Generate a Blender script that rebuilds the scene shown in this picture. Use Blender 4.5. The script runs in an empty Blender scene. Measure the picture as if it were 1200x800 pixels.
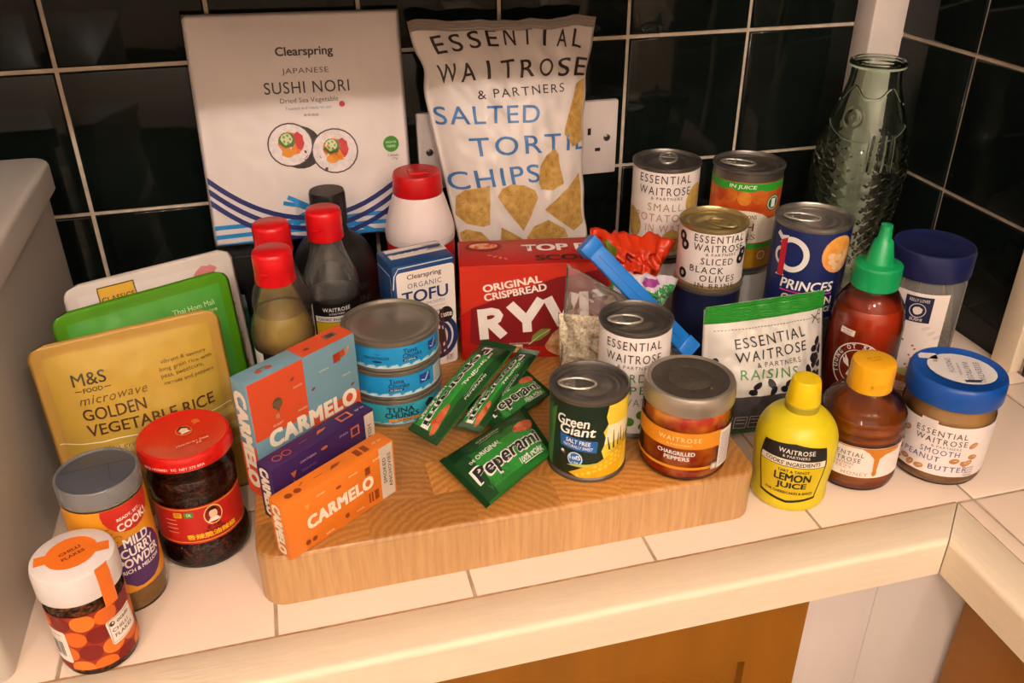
import bpy, bmesh, math, random
from mathutils import Vector as V, Matrix, noise
PI = math.pi
random.seed(7)
S = bpy.context.scene
C = S.collection

# ------------------------------------------------------------------ camera, world, lights, exposure
CAM = V((0.2094, -0.9742, 0.4985))
YAW, PITCH, ROLL, FPX = 0.2538, 0.5170, -0.0062, 1037.19
fw = V((math.sin(YAW)*math.cos(PITCH), math.cos(YAW)*math.cos(PITCH), -math.sin(PITCH)))
rt = V((math.cos(YAW), -math.sin(YAW), 0)); up = rt.cross(fw)
rt, up = rt*math.cos(ROLL)+up*math.sin(ROLL), up*math.cos(ROLL)-rt*math.sin(ROLL)
cd = bpy.data.cameras.new('camera'); cam = bpy.data.objects.new('camera', cd); C.objects.link(cam)
M = Matrix.Identity(4)
for i in range(3):
    M[i][0] = rt[i]; M[i][1] = up[i]; M[i][2] = -fw[i]; M[i][3] = CAM[i]
cam.matrix_world = M
cd.sensor_fit = 'HORIZONTAL'; cd.sensor_width = 36; cd.lens = FPX*36/1200; cd.clip_start = 0.01
S.camera = cam
w = bpy.data.worlds.new('room_ambience'); S.world = w; w.use_nodes = True
w.node_tree.nodes['Background'].inputs[0].default_value = (1.0, 0.88, 0.78, 1)
w.node_tree.nodes['Background'].inputs[1].default_value = 0.0
# the kitchen's ceiling spotlights, behind and above the photographer (their glints show in rows on the glass jars)
LIGHTS = [(-0.5, -1.95, 1.42, 14), (0.15, -2.0, 1.42, 17), (0.75, -1.95, 1.42, 17)]
for k, (x, y, z, e) in enumerate(LIGHTS):
    nm = 'ceiling_spot_%d_offscreen' % (k+1)
    ld = bpy.data.lights.new(nm, 'POINT'); ld.energy = e; ld.shadow_soft_size = 0.04
    ld.color = (1.0, 0.87, 0.77)
    lo = bpy.data.objects.new(nm, ld); lo.location = (x, y, z); C.objects.link(lo)
vs = S.view_settings; vs.view_transform = 'Standard'; vs.look = 'None'; vs.exposure = 0.66; vs.gamma = 1
vs.use_curve_mapping = False

# ------------------------------------------------------------------ materials
def lin(h):
    if not isinstance(h, str): return (*h, 1)
    h = h.lstrip('#'); c = [int(h[i:i+2], 16)/255 for i in (0, 2, 4)]
    return tuple(x/12.92 if x <= .04045 else ((x+.055)/1.055)**2.4 for x in c)+(1,)
MC = {}
def mat(col, rough=.5, metal=0, noise_=0.0, scale=60, bump=0, bscale=90, coat=0, trans=0, col2=None, emis=0, ior=1.45, detail=4, stretch=None, ramp=(.35, .65), spec=.5):
    key = (str(col), rough, metal, noise_, scale, bump, bscale, coat, trans, str(col2), stretch, ramp, spec)
    if key in MC: return MC[key]
    m = bpy.data.materials.new('m_%d' % len(MC)); m.use_nodes = True; MC[key] = m
    nt = m.node_tree; N = nt.nodes; b = N['Principled BSDF']; c = lin(col)
    b.inputs['Base Color'].default_value = c
    b.inputs['Roughness'].default_value = rough; b.inputs['Metallic'].default_value = metal
    b.inputs['Coat Weight'].default_value = coat; b.inputs['Coat Roughness'].default_value = .08
    b.inputs['Transmission Weight'].default_value = trans; b.inputs['IOR'].default_value = ior
    b.inputs['Specular IOR Level'].default_value = spec
    tc = N.new('ShaderNodeTexCoord'); mp = N.new('ShaderNodeMapping'); nt.links.new(tc.outputs['Object'], mp.inputs[0])
    if stretch: mp.inputs['Scale'].default_value = stretch
    n = N.new('ShaderNodeTexNoise'); n.inputs['Scale'].default_value = scale; n.inputs['Detail'].default_value = detail
    nt.links.new(mp.outputs[0], n.inputs[0])
    r = N.new('ShaderNodeValToRGB'); r.color_ramp.elements[0].position = ramp[0]; r.color_ramp.elements[1].position = ramp[1]
    if col2 is None:
        k = max(noise_, .03); r.color_ramp.elements[0].color = tuple(x*(1-k) for x in c[:3])+(1,); r.color_ramp.elements[1].color = tuple(min(1, x*(1+k*.5)) for x in c[:3])+(1,)
    else:
        r.color_ramp.elements[0].color = c; r.color_ramp.elements[1].color = lin(col2)
    nt.links.new(n.outputs[0], r.inputs[0]); nt.links.new(r.outputs[0], b.inputs['Base Color'])
    if bump:
        n2 = N.new('ShaderNodeTexNoise'); n2.inputs['Scale'].default_value = bscale; n2.inputs['Detail'].default_value = 3
        nt.links.new(mp.outputs[0], n2.inputs[0])
        bp = N.new('ShaderNodeBump'); bp.inputs['Strength'].default_value = bump; bp.inputs['Distance'].default_value = .004
        nt.links.new(n2.outputs[0], bp.inputs['Height']); nt.links.new(bp.outputs[0], b.inputs['Normal'])
    return m
def film(tint=(1, 1, 1), ior=1.45, rough=.03, haze=0.0, bump=0, bscale=60, hc=(.9, .88, .86)):
    key = ('film', tint, ior, rough, haze, bump, hc)
    if key in MC: return MC[key]
    m = bpy.data.materials.new('clear_%d' % len(MC)); m.use_nodes = True; MC[key] = m
    nt = m.node_tree; N = nt.nodes; N.remove(N['Principled BSDF']); out = N['Material Output']
    t = N.new('ShaderNodeBsdfTransparent'); t.inputs[0].default_value = (*tint, 1)
    g = N.new('ShaderNodeBsdfGlossy'); g.inputs['Roughness'].default_value = rough
    f = N.new('ShaderNodeFresnel'); f.inputs[0].default_value = ior
    mx = N.new('ShaderNodeMixShader'); nt.links.new(f.outputs[0], mx.inputs[0]); nt.links.new(t.outputs[0], mx.inputs[1]); nt.links.new(g.outputs[0], mx.inputs[2])
    last = mx
    if haze:
        d = N.new('ShaderNodeBsdfDiffuse'); d.inputs[0].default_value = (*hc, 1)
        m2 = N.new('ShaderNodeMixShader'); m2.inputs[0].default_value = haze
        nt.links.new(mx.outputs[0], m2.inputs[1]); nt.links.new(d.outputs[0], m2.inputs[2]); last = m2
    if bump:
        n2 = N.new('ShaderNodeTexNoise'); n2.inputs['Scale'].default_value = bscale
        bp = N.new('ShaderNodeBump'); bp.inputs['Strength'].default_value = bump; bp.inputs['Distance'].default_value = .006
        nt.links.new(n2.outputs[0], bp.inputs['Height']); nt.links.new(bp.outputs[0], g.inputs['Normal']); nt.links.new(bp.outputs[0], f.inputs['Normal'])
    nt.links.new(last.outputs[0], out.inputs[0])
    return m
STEEL = mat('#97938e', .3, .82, bump=.05, bscale=200)
STEELD = mat('#74706c', .34, .8, bump=.06, bscale=150)
GOLD = mat('#b4a272', .3, .75)
GLASS = film((.97, .985, .97))

# ------------------------------------------------------------------ mesh helpers
def link(name, me, m, parent=None, smooth=True):
    o = bpy.data.objects.new(name, me); C.objects.link(o)
    for x in (m if isinstance(m, (list, tuple)) else [m]): me.materials.append(x)
    if smooth:
        me.polygons.foreach_set('use_smooth', [True]*len(me.polygons))
    if parent: o.parent = parent
    return o
def raw(name, vv, ff, m, parent=None, smooth=True, sharp=None):
    me = bpy.data.meshes.new(name); me.from_pydata([tuple(v) for v in vv], [], ff); me.update()
    o = link(name, me, m, parent, smooth)
    if smooth and sharp: me.set_sharp_from_angle(angle=math.radians(sharp))
    return o
def bmo(name, bm, m, parent=None, smooth=False, sharp=35):
    bmesh.ops.recalc_face_normals(bm, faces=bm.faces)
    me = bpy.data.meshes.new(name); bm.to_mesh(me); bm.free()
    o = link(name, me, m, parent, smooth)
    if smooth: me.set_sharp_from_angle(angle=math.radians(sharp))
    return o
def thing(name, label, cat, loc=(0, 0, 0), rz=0, group=None):
    o = bpy.data.objects.new(name, None); C.objects.link(o); o.location = loc; o.rotation_euler = (0, 0, rz)
    o.empty_display_size = .02
    return tag(o, label, cat, group)
def tag(o, label, cat, group=None):
    o['label'] = label; o['category'] = cat
    if group: o['group'] = group
    return o
def struct(o): o['kind'] = 'structure'; return o
def box_bm(x0, x1, y0, y1, z0, z1, bev=0, seg=2):
    bm = bmesh.new(); bmesh.ops.create_cube(bm, size=1)
    for v in bm.verts: v.co = V(((x0+x1)/2+v.co.x*(x1-x0), (y0+y1)/2+v.co.y*(y1-y0), (z0+z1)/2+v.co.z*(z1-z0)))
    if bev: bmesh.ops.bevel(bm, geom=bm.edges[:], offset=bev, segments=seg, affect='EDGES', profile=.5)
    return bm
def box(name, x0, x1, y0, y1, z0, z1, m, parent=None, bev=0, seg=2):
    return bmo(name, box_bm(x0, x1, y0, y1, z0, z1, bev, seg), m, parent, bool(bev))
def prad(prof, z):
    best = None
    for (r0, z0), (r1, z1) in zip(prof, prof[1:]):
        if min(z0, z1) <= z <= max(z0, z1) and abs(z1-z0) > 1e-9:
            r = r0+(r1-r0)*(z-z0)/(z1-z0); best = r if best is None else max(best, r)
    return best if best is not None else max(r for r, _ in prof)
def lathe(name, prof, m, parent=None, seg=56, f=None, sharp=40, a0=0, a1=2*PI):
    full = abs(a1-a0-2*PI) < 1e-6; n = seg if full else seg+1
    vv, ff, rows = [], [], []
    for r, z in prof:
        if r < 1e-6: rows.append([len(vv)]); vv.append(V((0, 0, z)))
        else:
            row = []
            for k in range(n):
                a = a0+(a1-a0)*k/seg; rr = r if f is None else f(r, z, a)
                row.append(len(vv)); vv.append(V((rr*math.cos(a), rr*math.sin(a), z)))
            rows.append(row)
    for A, Bq in zip(rows, rows[1:]):
        for k in range(seg):
            k2 = (k+1) % n
            if len(A) == 1 and len(Bq) == 1: continue
            if len(A) == 1: ff.append((A[0], Bq[k2], Bq[k]))
            elif len(Bq) == 1: ff.append((A[k], A[k2], Bq[0]))
            else: ff.append((A[k], A[k2], Bq[k2], Bq[k]))
    return raw(name, vv, ff, m, parent, True, sharp)
def tube(name, pts, r, m, parent=None, seg=8, closed=False):
    vv, ff = [], []; n = len(pts); pts = [V(p) for p in pts]
    for i, p in enumerate(pts):
        d = (pts[(i+1) % n]-pts[i-1]) if closed else (pts[min(i+1, n-1)]-pts[max(i-1, 0)])
        d.normalize(); a = d.orthogonal() if abs(d.z) > .95 else d.cross(V((0, 0, 1))); a.normalize(); b = d.cross(a)
        rr = r[i] if isinstance(r, (list, tuple)) else r
        for k in range(seg):
            t = 2*PI*k/seg; vv.append(p+a*math.cos(t)*rr+b*math.sin(t)*rr)
    for i in range(n if closed else n-1):
        j = (i+1) % n
        for k in range(seg): ff.append((i*seg+k, i*seg+(k+1) % seg, j*seg+(k+1) % seg, j*seg+k))
    if not closed: ff += [tuple(range(seg))[::-1], tuple(range((n-1)*seg, n*seg))]
    return raw(name, vv, ff, m, parent, True, 60)
def cubic(pts, n=6):
    out = []
    for i in range(len(pts)-1):
        p0 = V(pts[max(i-1, 0)]); p1 = V(pts[i]); p2 = V(pts[i+1]); p3 = V(pts[min(i+2, len(pts)-1)])
        for k in range(n):
            t = k/n; out.append(.5*((2*p1)+(p2-p0)*t+(2*p0-5*p1+4*p2-p3)*t*t+(3*p1-p0-3*p2+p3)*t**3))
    out.append(V(pts[-1])); return out
def smooth_prof(pts, n=5): return [(max(v.x, 0), v.y) for v in cubic([V((a, b, 0)) for a, b in pts], n)]

# ------------------------------------------------------------------ printed matter: flat shapes (mm) laid on a surface
TXC = {}
def glyphs(s, bold, shear, sp, big=False):
    key = (s, bold, shear, sp, big)
    if key in TXC: return TXC[key]
    cu = bpy.data.curves.new('t', 'FONT'); cu.body = s; cu.shear = shear; cu.space_character = sp; cu.resolution_u = 4 if big else 2
    cu.dimensions = '2D'; cu.fill_mode = 'FRONT'
    o = bpy.data.objects.new('t', cu); C.objects.link(o)
    bpy.context.view_layer.update()
    me = o.evaluated_get(bpy.context.evaluated_depsgraph_get()).to_mesh()
    vv = [(v.co.x, v.co.y) for v in me.vertices]; ff = [tuple(p.vertices) for p in me.polygons]
    o.evaluated_get(bpy.context.evaluated_depsgraph_get()).to_mesh_clear()
    bpy.data.objects.remove(o); bpy.data.curves.remove(cu)
    if vv:
        x0 = min(v[0] for v in vv); x1 = max(v[0] for v in vv); y0 = min(v[1] for v in vv); y1 = max(v[1] for v in vv)
        vv = [((x-x0)/max(x1-x0, 1e-6)-.5, (y-y0)/max(y1-y0, 1e-6)-.5) for x, y in vv]
    sh = [(0, 0)]
    if bold and vv:
        asp = (x1-x0)/max(y1-y0, 1e-6); e = bold*.6/max(y1-y0, .3); sh += [(a*e/asp, b*e) for a, b in ((1, .7), (-1, .7), (1, -.7), (-1, -.7))]
    TXC[key] = (vv, ff, sh); return TXC[key]
class Dec:
    def __init__(s, mapf, gu=None, gv=None, clip=None, rough=.5):
        s.m, s.gu, s.gv, s.clip, s.bm, s.mats, s.rough = mapf, gu, gv, clip, bmesh.new(), [], rough
    def add(s, vv, ff, col, L):
        m = col if isinstance(col, bpy.types.Material) else mat(col, s.rough)
        if m not in s.mats: s.mats.append(m)
        h = .12+.1*L; bv = [s.bm.verts.new((x, y, h)) for x, y in vv]
        for f in ff:
            if len(set(f)) < 3: continue
            try: s.bm.faces.new([bv[i] for i in f]).material_index = s.mats.index(m)
            except ValueError: pass
    def place(s, vv, u, v, w, h, rot=0):
        c, q = math.cos(math.radians(rot)), math.sin(math.radians(rot))
        return [(u+x*w*c-y*h*q, v+x*w*q+y*h*c) for x, y in vv]
    def text(s, t, u, v, w, h, col, L=2, bold=0.0, shear=0, sp=1.0, rot=0):
        vv, ff, sh = glyphs(t, bold, shear, sp, h > 7)
        for q, (a, b) in enumerate(sh): s.add(s.place([(x+a, y+b) for x, y in vv], u, v, w, h, rot), ff, col, L+.1*q)
        return s
    def poly(s, pts, col, L=1):
        s.add(pts, [tuple(range(len(pts)))], col, L); return s
    def rect(s, u, v, w, h, col, L=1, rot=0, r=0):
        if r:
            pts = []
            for cx, cy, a in ((w/2-r, h/2-r, 0), (-w/2+r, h/2-r, 90), (-w/2+r, -h/2+r, 180), (w/2-r, -h/2+r, 270)):
                for k in range(5):
                    t = math.radians(a+k*22.5); pts.append(((cx+r*math.cos(t))/w, (cy+r*math.sin(t))/h))
        else: pts = [(-.5, -.5), (.5, -.5), (.5, .5), (-.5, .5)]
        return s.poly(s.place(pts, u, v, w, h, rot), col, L)
    def ell(s, u, v, w, h, col, L=1, rot=0, n=22):
        return s.poly(s.place([(.5*math.cos(2*PI*k/n), .5*math.sin(2*PI*k/n)) for k in range(n)], u, v, w, h, rot), col, L)
    def blob(s, u, v, w, h, col, L=1, rot=0, seed=0, n=14, amp=.2):
        rd = random.Random(seed)
        return s.poly(s.place([(.5*(1-amp*rd.random())*math.cos(2*PI*k/n), .5*(1-amp*rd.random())*math.sin(2*PI*k/n)) for k in range(n)], u, v, w, h, rot), col, L)
    def ring(s, u, v, w, h, t, col, L=1, n=26, a0=0, a1=360):
        vv, ff = [], []; k2 = n+1
        for k in range(k2):
            a = math.radians(a0+(a1-a0)*k/n); vv += [(u+w/2*math.cos(a), v+h/2*math.sin(a)), (u+(w/2-t)*math.cos(a), v+(h/2-t)*math.sin(a))]
        ff = [(2*k, 2*k+2, 2*k+3, 2*k+1) for k in range(n)]; s.add(vv, ff, col, L); return s
    def line(s, pts, t, col, L=1):
        vv, ff = [], []; n = len(pts)
        for i, (x, y) in enumerate(pts):
            a = pts[max(i-1, 0)]; b = pts[min(i+1, n-1)]; d = V((b[0]-a[0], b[1]-a[1])); d.normalize()
            vv += [(x-d.y*t/2, y+d.x*t/2), (x+d.y*t/2, y-d.x*t/2)]
        ff = [(2*i, 2*i+1, 2*i+3, 2*i+2) for i in range(n-1)]; s.add(vv, ff, col, L); return s
    def frame(s, u, v, w, h, t, col, L=1):
        for a in ((u, v+h/2-t/2, w, t), (u, v-h/2+t/2, w, t), (u-w/2+t/2, v, t, h), (u+w/2-t/2, v, t, h)): s.rect(*a, col, L)
        return s
    def barcode(s, u, v, w, h, L=2, seed=1):
        s.rect(u, v, w, h, '#efe9e4', L); rd = random.Random(seed); x = u-w*.42
        while x < u+w*.42:
            t = w*rd.choice((.012, .02, .035)); s.rect(x, v+h*.05, t, h*.72, '#2a2626', L+1); x += t+w*rd.choice((.015, .025, .04))
        return s
    def build(s, parent, name='lettering'):
        bm = s.bm
        if not bm.faces: bm.free(); return None
        bmesh.ops.triangulate(bm, faces=[f for f in bm.faces if len(f.verts) > 4])
        def cut(no, k, step, lo, hi):
            x = math.ceil(lo/step)*step
            while x < hi:
                co = V((0, 0, 0)); co[k] = x
                bmesh.ops.bisect_plane(bm, geom=bm.verts[:]+bm.edges[:]+bm.faces[:], plane_co=co, plane_no=no, dist=1e-5); x += step
        if s.clip:
            u0, u1, v0, v1 = s.clip
            for co, no in (((u0, 0, 0), (-1, 0, 0)), ((u1, 0, 0), (1, 0, 0)), ((0, v0, 0), (0, -1, 0)), ((0, v1, 0), (0, 1, 0))):
                bmesh.ops.bisect_plane(bm, geom=bm.verts[:]+bm.edges[:]+bm.faces[:], plane_co=co, plane_no=no, clear_outer=True, dist=1e-5)
        xs = [v.co.x for v in bm.verts]; ys = [v.co.y for v in bm.verts]
        if not xs: bm.free(); return None
        if s.gu: cut(V((1, 0, 0)), 0, s.gu, min(xs), max(xs))
        if s.gv: cut(V((0, 1, 0)), 1, s.gv, min(ys), max(ys))
        flat = []
        for f in bm.faces:
            f.normal_update()
            if f.normal.z < 0: flat.append(f)
        bmesh.ops.reverse_faces(bm, faces=flat)
        for v in bm.verts: v.co = s.m(v.co.x, v.co.y, v.co.z)
        me = bpy.data.meshes.new(name); bm.to_mesh(me); bm.free()
        return link(name, me, s.mats, parent, True)
def wrap(prof, cx, cy, off=0, sx=1, sy=1):
    """map (u,v,h) mm on to a surface of revolution at world (cx,cy); u=0 faces the kitchen (off degrees turns it to the right)"""
    a0 = math.atan2(CAM.y-cy, CAM.x-cx)+math.radians(off); R = max(r for r, _ in prof)
    def f(u, v, h):
        z = v/1000; r = prad(prof, z)+h/1000; a = a0+u/1000/R; return V((r*math.cos(a)*sx, r*math.sin(a)*sy, z))
    return f
def band(name, prof, z0, z1, m, parent, cx, cy, off=0, half=None, h=.0002, n=10, seg=56):
    """a wrapped paper label between two heights; half = half angle in degrees or None for all round"""
    zs = [z0+(z1-z0)*k/n for k in range(n+1)]; pr = [(prad(prof, z)+h, z) for z in zs]
    if half is None: return lathe(name, pr, m, parent, seg)
    a = math.atan2(CAM.y-cy, CAM.x-cx)+math.radians(off); q = math.radians(half)
    return lathe(name, pr, m, parent, 40, a0=a-q, a1=a+q)
def face(o, ex, ey):
    """map for a flat face: origin and two unit axes"""
    o, ex, ey = V(o), V(ex), V(ey); n = ex.cross(ey)
    return lambda u, v, h: o+ex*u/1000+ey*v/1000+n*h/1000

# ------------------------------------------------------------------ the setting
TILE = mat('#0c110f', .07, 0, col2='#0e1512', scale=9, bump=.05, bscale=14, spec=.28)
GROUT = mat('#c9b8a4', .8, noise_=.15, scale=80)
CT = mat('#eed8c5', .25, noise_=.03, scale=6, bump=.05, bscale=12)
CGROUT = mat('#b09a82', .9, noise_=.25, scale=90)
PAINT = mat('#eddcc2', .55, noise_=.02, scale=30, bump=.07, bscale=60, stretch=(1, 9, 9))
PAINT2 = mat('#eddcc2', .55, noise_=.02, scale=30, bump=.07, bscale=60, stretch=(9, 1, 9))
WHITE = mat('#cfc4bd', .45, noise_=.03, scale=8)
OCHRE = mat('#96601a', .42, noise_=.12, scale=22, bump=.06, bscale=60, stretch=(1, 1, .15))
P = .15
def tile_mesh(w, h, d, bev=.0022):
    me = bpy.data.meshes.new('tile'); bm = box_bm(-w/2, w/2, -d/2, d/2, -h/2, h/2)
    bmesh.ops.bevel(bm, geom=[e for e in bm.edges if all(v.co.y < 0 for v in e.verts)], offset=bev, segments=2, affect='EDGES', profile=.5)
    bmesh.ops.recalc_face_normals(bm, faces=bm.faces); bm.to_mesh(me); bm.free(); me.materials.append(TILE)
    me.polygons.foreach_set('use_smooth', [True]*len(me.polygons)); me.set_sharp_from_angle(angle=math.radians(50)); return me
g = .0042
wb = struct(box('wall_back', -1.6, 1.06, .0012, .12, -.9, 1.5, GROUT))
full = tile_mesh(P-g, P-g, .007)
for i in range(-3, 7):
    for j in range(-1, 4):
        x0, x1 = i*P, min((i+1)*P, .935); z0 = .302+(-2+j)*P if j >= 0 else None
        if j < 0: continue
        me = full if x1-x0 > P-.001 else tile_mesh(x1-x0-g, P-g, .007)
        o = bpy.data.objects.new('tile', me); C.objects.link(o); o.parent = wb; o.location = ((x0+x1)/2, .0015, .302+(j-1.5)*P)
        o.rotation_euler = (random.uniform(-.003, .003), 0, random.uniform(-.003, .003))
wr = struct(box('wall_right', .9362, 1.06, -2.6, .0012, -.9, 1.5, GROUT))
for k in range(-1, 5):
    for j in range(4):
        y1 = -.16-(k-1)*P if k > 0 else (-.01 if k == 0 else 0); y0 = -.16-k*P if k >= 0 else -.01
        if y1-y0 < .02 or k >= 2: continue
        if k == 1: y0 = -.302
        me = full if y1-y0 > P-.001 else tile_mesh(y1-y0-g, P-g, .007)
        o = bpy.data.objects.new('tile', me); C.objects.link(o); o.parent = wr; o.location = (.9365, (y0+y1)/2, .2936+(j-1.5)*P)
        o.rotation_euler = (0, random.uniform(-.003, .003), PI/2*-1+random.uniform(-.003, .003))
for k in range(3):
    for j in range(4):
        y1 = -.334-k*P; y0 = y1-P
        o = bpy.data.objects.new('tile', full); C.objects.link(o); o.parent = wr; o.location = (.9365, (y0+y1)/2, .2936+(j-1.5)*P); o.rotation_euler = (0, 0, -PI/2)
PW = mat('#e3d6cf', .4, noise_=.04, scale=25, bump=.1, bscale=50)
struct(box('trim_1', .889, .936, -.036, .001, 0, 1.5, PW, None, .003))
struct(box('trim_2', .922, .937, -.332, -.303, 0, 1.5, PAINT2, None, .002))
struct(box('floor', -1.6, 1.06, -2.6, .1, -.92, -.9, mat('#8a7a68', .5, noise_=.1, scale=5)))
struct(box('ceiling', -1.6, 1.06, -2.6, .1, 1.5, 1.52, mat('#efe8df', .8)))

ROOM = mat('#e6dccf', .8)
struct(box('wall_left', -1.7, -1.6, -2.6, .1, -.92, 1.52, ROOM)); struct(box('wall_front', -1.7, 1.06, -2.7, -2.6, -.92, 1.52, ROOM))
# worktop: each tile its own piece on a mortar bed, painted wooden rail along the edge
wt = thing('worktop', 'cream tiled corner worktop with a painted wooden front rail', 'worktop', (0, 0, 0))
box('mortar_bed', -.4, .935, -.4975, 0, -.03, -.0014, CGROUT, wt)
box('mortar_bed', .7275, .935, -1.25, -.4975, -.03, -.0014, CGROUT, wt)
def ctile(x0, x1, y0, y1):
    gg = .0013
    if x1-x0 < .006 or y1-y0 < .006: return
    bm = box_bm(x0+gg, x1-gg, y0+gg, y1-gg, -.007, random.uniform(-.0003, .0)); bmesh.ops.bevel(bm, geom=[e for e in bm.edges if all(v.co.z > -.002 for v in e.verts)], offset=.0012, segments=2, affect='EDGES', profile=.5)
    bmo('tile', bm, CT, wt, True, 50)
PCT = .147; xs = [-.4]+[.01+PCT*k for k in range(-2, 7)]+[.935]; xs = sorted(set([x for x in xs if x <= .935]))
ys = [0, -.0555, -.2025, -.3495, -.4965]
for a, b in zip(xs, xs[1:]):
    for c, d in zip(ys, ys[1:]): ctile(a, b, d, c)
yr = [-.4965-PCT*k for k in range(6)]
for a, b in ((.7275, .745), (.745, .892), (.892, .935)):
    for c, d in zip(yr, yr[1:]): ctile(a, b, d, c)
def rail(path, m):
    pr = [(0, -.036), (0, .0011), (.0008, .0016), (.0335, .0016)]+[(.034+.005*math.sin(t*PI/12), -.0034+.005*math.cos(t*PI/12)) for t in range(7)]+[(.039, -.004), (.039, -.034), (.037, -.036)]
    vv, ff = [], []
    for (ix, iy, dx, dy) in path:
        for (o, z) in pr: vv.append(V((ix+dx*o, iy+dy*o, z)))
    n = len(pr)
    for k in range(n): ff.append((k, (k+1) % n, n+(k+1) % n, n+k))
    ff += [tuple(range(n))[::-1], tuple(range(n, 2*n))]
    raw('edge_rail', vv, ff, m, wt, True, 40)
rail([(-.4, -.4985, 0, -1), (.7262, -.4985, -1, -1)], PAINT)
rail([(.7268, -.499, -1, -1), (.7268, -1.25, -1, 0)], PAINT2)
box('sealant_line', -.4, .7265, -.4992, -.4962, -.02, .0006, mat('#b98e66', .8, noise_=.4, scale=120, stretch=(1, 5, 5)), wt)
box('sealant_line', .7258, .7282, -1.25, -.4985, -.02, .0006, mat('#b98e66', .8, noise_=.4, scale=120, stretch=(5, 1, 5)), wt)

# base cabinets
def door(parent, ex, o, W, H, arch=.03):
    """framed door in the local plane (ex right, z up), front normal = ex x z"""
    ex = V(ex); ez = V((0, 0, 1)); n = ex.cross(ez); o = V(o)
    T = lambda u, v, d: o+ex*u+ez*v+n*d
    def plate(name, pts, d0, d1, m):
        N_ = len(pts); vv = [T(u, v, d0) for u, v in pts]+[T(u, v, d1) for u, v in pts]
        ff = [tuple(range(N_))[::-1], tuple(range(N_, 2*N_))]+[(k, (k+1) % N_, N_+(k+1) % N_, N_+k) for k in range(N_)]
        return raw(name, vv, ff, m, parent, False)
    s = .052
    plate('stile', [(0, 0), (s, 0), (s, H), (0, H)], 0, .016, OCHRE); plate('stile', [(W-s, 0), (W, 0), (W, H), (W-s, H)], 0, .016, OCHRE)
    plate('rail', [(s, 0), (W-s, 0), (W-s, s), (s, s)], 0, .016, OCHRE)
    ar = [(s+(W-2*s)*k/16, H-s-.004-arch*abs(2*k/16-1)**2.2*.6) for k in range(17)]
    plate('rail', ar+[(W-s, H), (s, H)], 0, .016, OCHRE)
    plate('panel', [(s-.002, s-.002), (W-s+.002, s-.002), (W-s+.002, H-s+.002), (s-.002, H-s+.002)], 0, .006, OCHRE)
    i = s+.022
    plate('raised_field', [(i, i), (W-i, i)]+[(i+(W-2*i)*(1-k/12), H-i-.006-arch*.6*abs(2*k/12-1)**2.2) for k in range(13)], .006, .013, OCHRE)
cb = thing('base_cabinet', 'ochre wooden base cabinet with a framed door under the front rail', 'cabinet', (0, 0, -.9))
box('body', -.4, .587, -.498, -.02, 0, .869, OCHRE, cb)
door(cb, (1, 0, 0), (.09, -.499, .06), .496, .795)
box('plinth', -.4, .587, -.46, -.45, 0, .06, OCHRE, cb)
fp = thing('corner_filler_panel', 'white painted corner panel between the two ochre cabinets', 'panel', (0, 0, -.9))
box('flat_panel', .588, .655, -.512, -.45, 0, .869, WHITE, fp, .001)
raw('angled_panel', [(.655, -.512, 0), (.7225, -.512-.042, 0), (.7225, -.45, 0), (.655, -.45, 0), (.655, -.512, .863), (.7225, -.554, .863), (.7225, -.45, .863), (.655, -.45, .863)], [(0, 1, 5, 4), (1, 2, 6, 5), (2, 3, 7, 6), (3, 0, 4, 7), (4, 5, 6, 7)], WHITE, fp, False)
cb2 = thing('base_cabinet', 'ochre wooden base cabinet under the side arm of the worktop', 'cabinet', (0, 0, -.9))
box('body', .7235, .93, -1.25, -.553, 0, .8635, OCHRE, cb2)
door(cb2, (0, -1, 0), (.7225, -.554, .06), .5, .795)
# wall cupboard above, out of frame; its underside shades the top of the splashback
wc = thing('wall_cupboard', 'pale wall cupboard above the splashback', 'cupboard', (0, 0, .428))
box('body', -.6, .62, -.30, .0, 0, .7, WHITE, wc, .002)
for k in range(3): box('door', -.6+k*.4066+.002, -.6+(k+1)*.4066-.002, -.315, -.3, .002, .698, WHITE, wc, .002)

# wall sockets
def socket(x0, x1, label, outs, scr):
    t = thing('wall_socket', label, 'socket', ((x0+x1)/2, -.002, .148)); w2 = (x1-x0)/2
    WP = mat('#d8cbc6', .3, noise_=.02); DK = mat('#1c1413', .5)
    box('plate', -w2, w2, -.009, 0, 0, .087, WP, t, .002)
    for cx in outs:
        for dx, dz, a, b in ((0, .052, .004, .008), (-.0111, .030, .0065, .004), (.0111, .030, .0065, .004)):
            box('pin_hole', cx+dx-a/2, cx+dx+a/2, -.0094, -.006, dz-b/2, dz+b/2, DK, t)
    for sx in scr:
        o = lathe('screw', [(0, 0), (.0042, 0), (.0042, .0008), (.0034, .0014), (0, .0014)], STEELD, t, 16); o.location = (sx, -.0088, .0435); o.rotation_euler = (PI/2, 0, 0)
        box('screw_slot', -.003, .003, -.0004, .0004, .0013, .0016, DK, o)
socket(.352, .438, 'single white plastic wall socket mostly behind the tortilla chip bag', [], [-.0302, .0302])
socket(.443, .589, 'double white plastic wall socket beside the tortilla chip bag', [-.038, .038], [-.06, .06])

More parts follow.
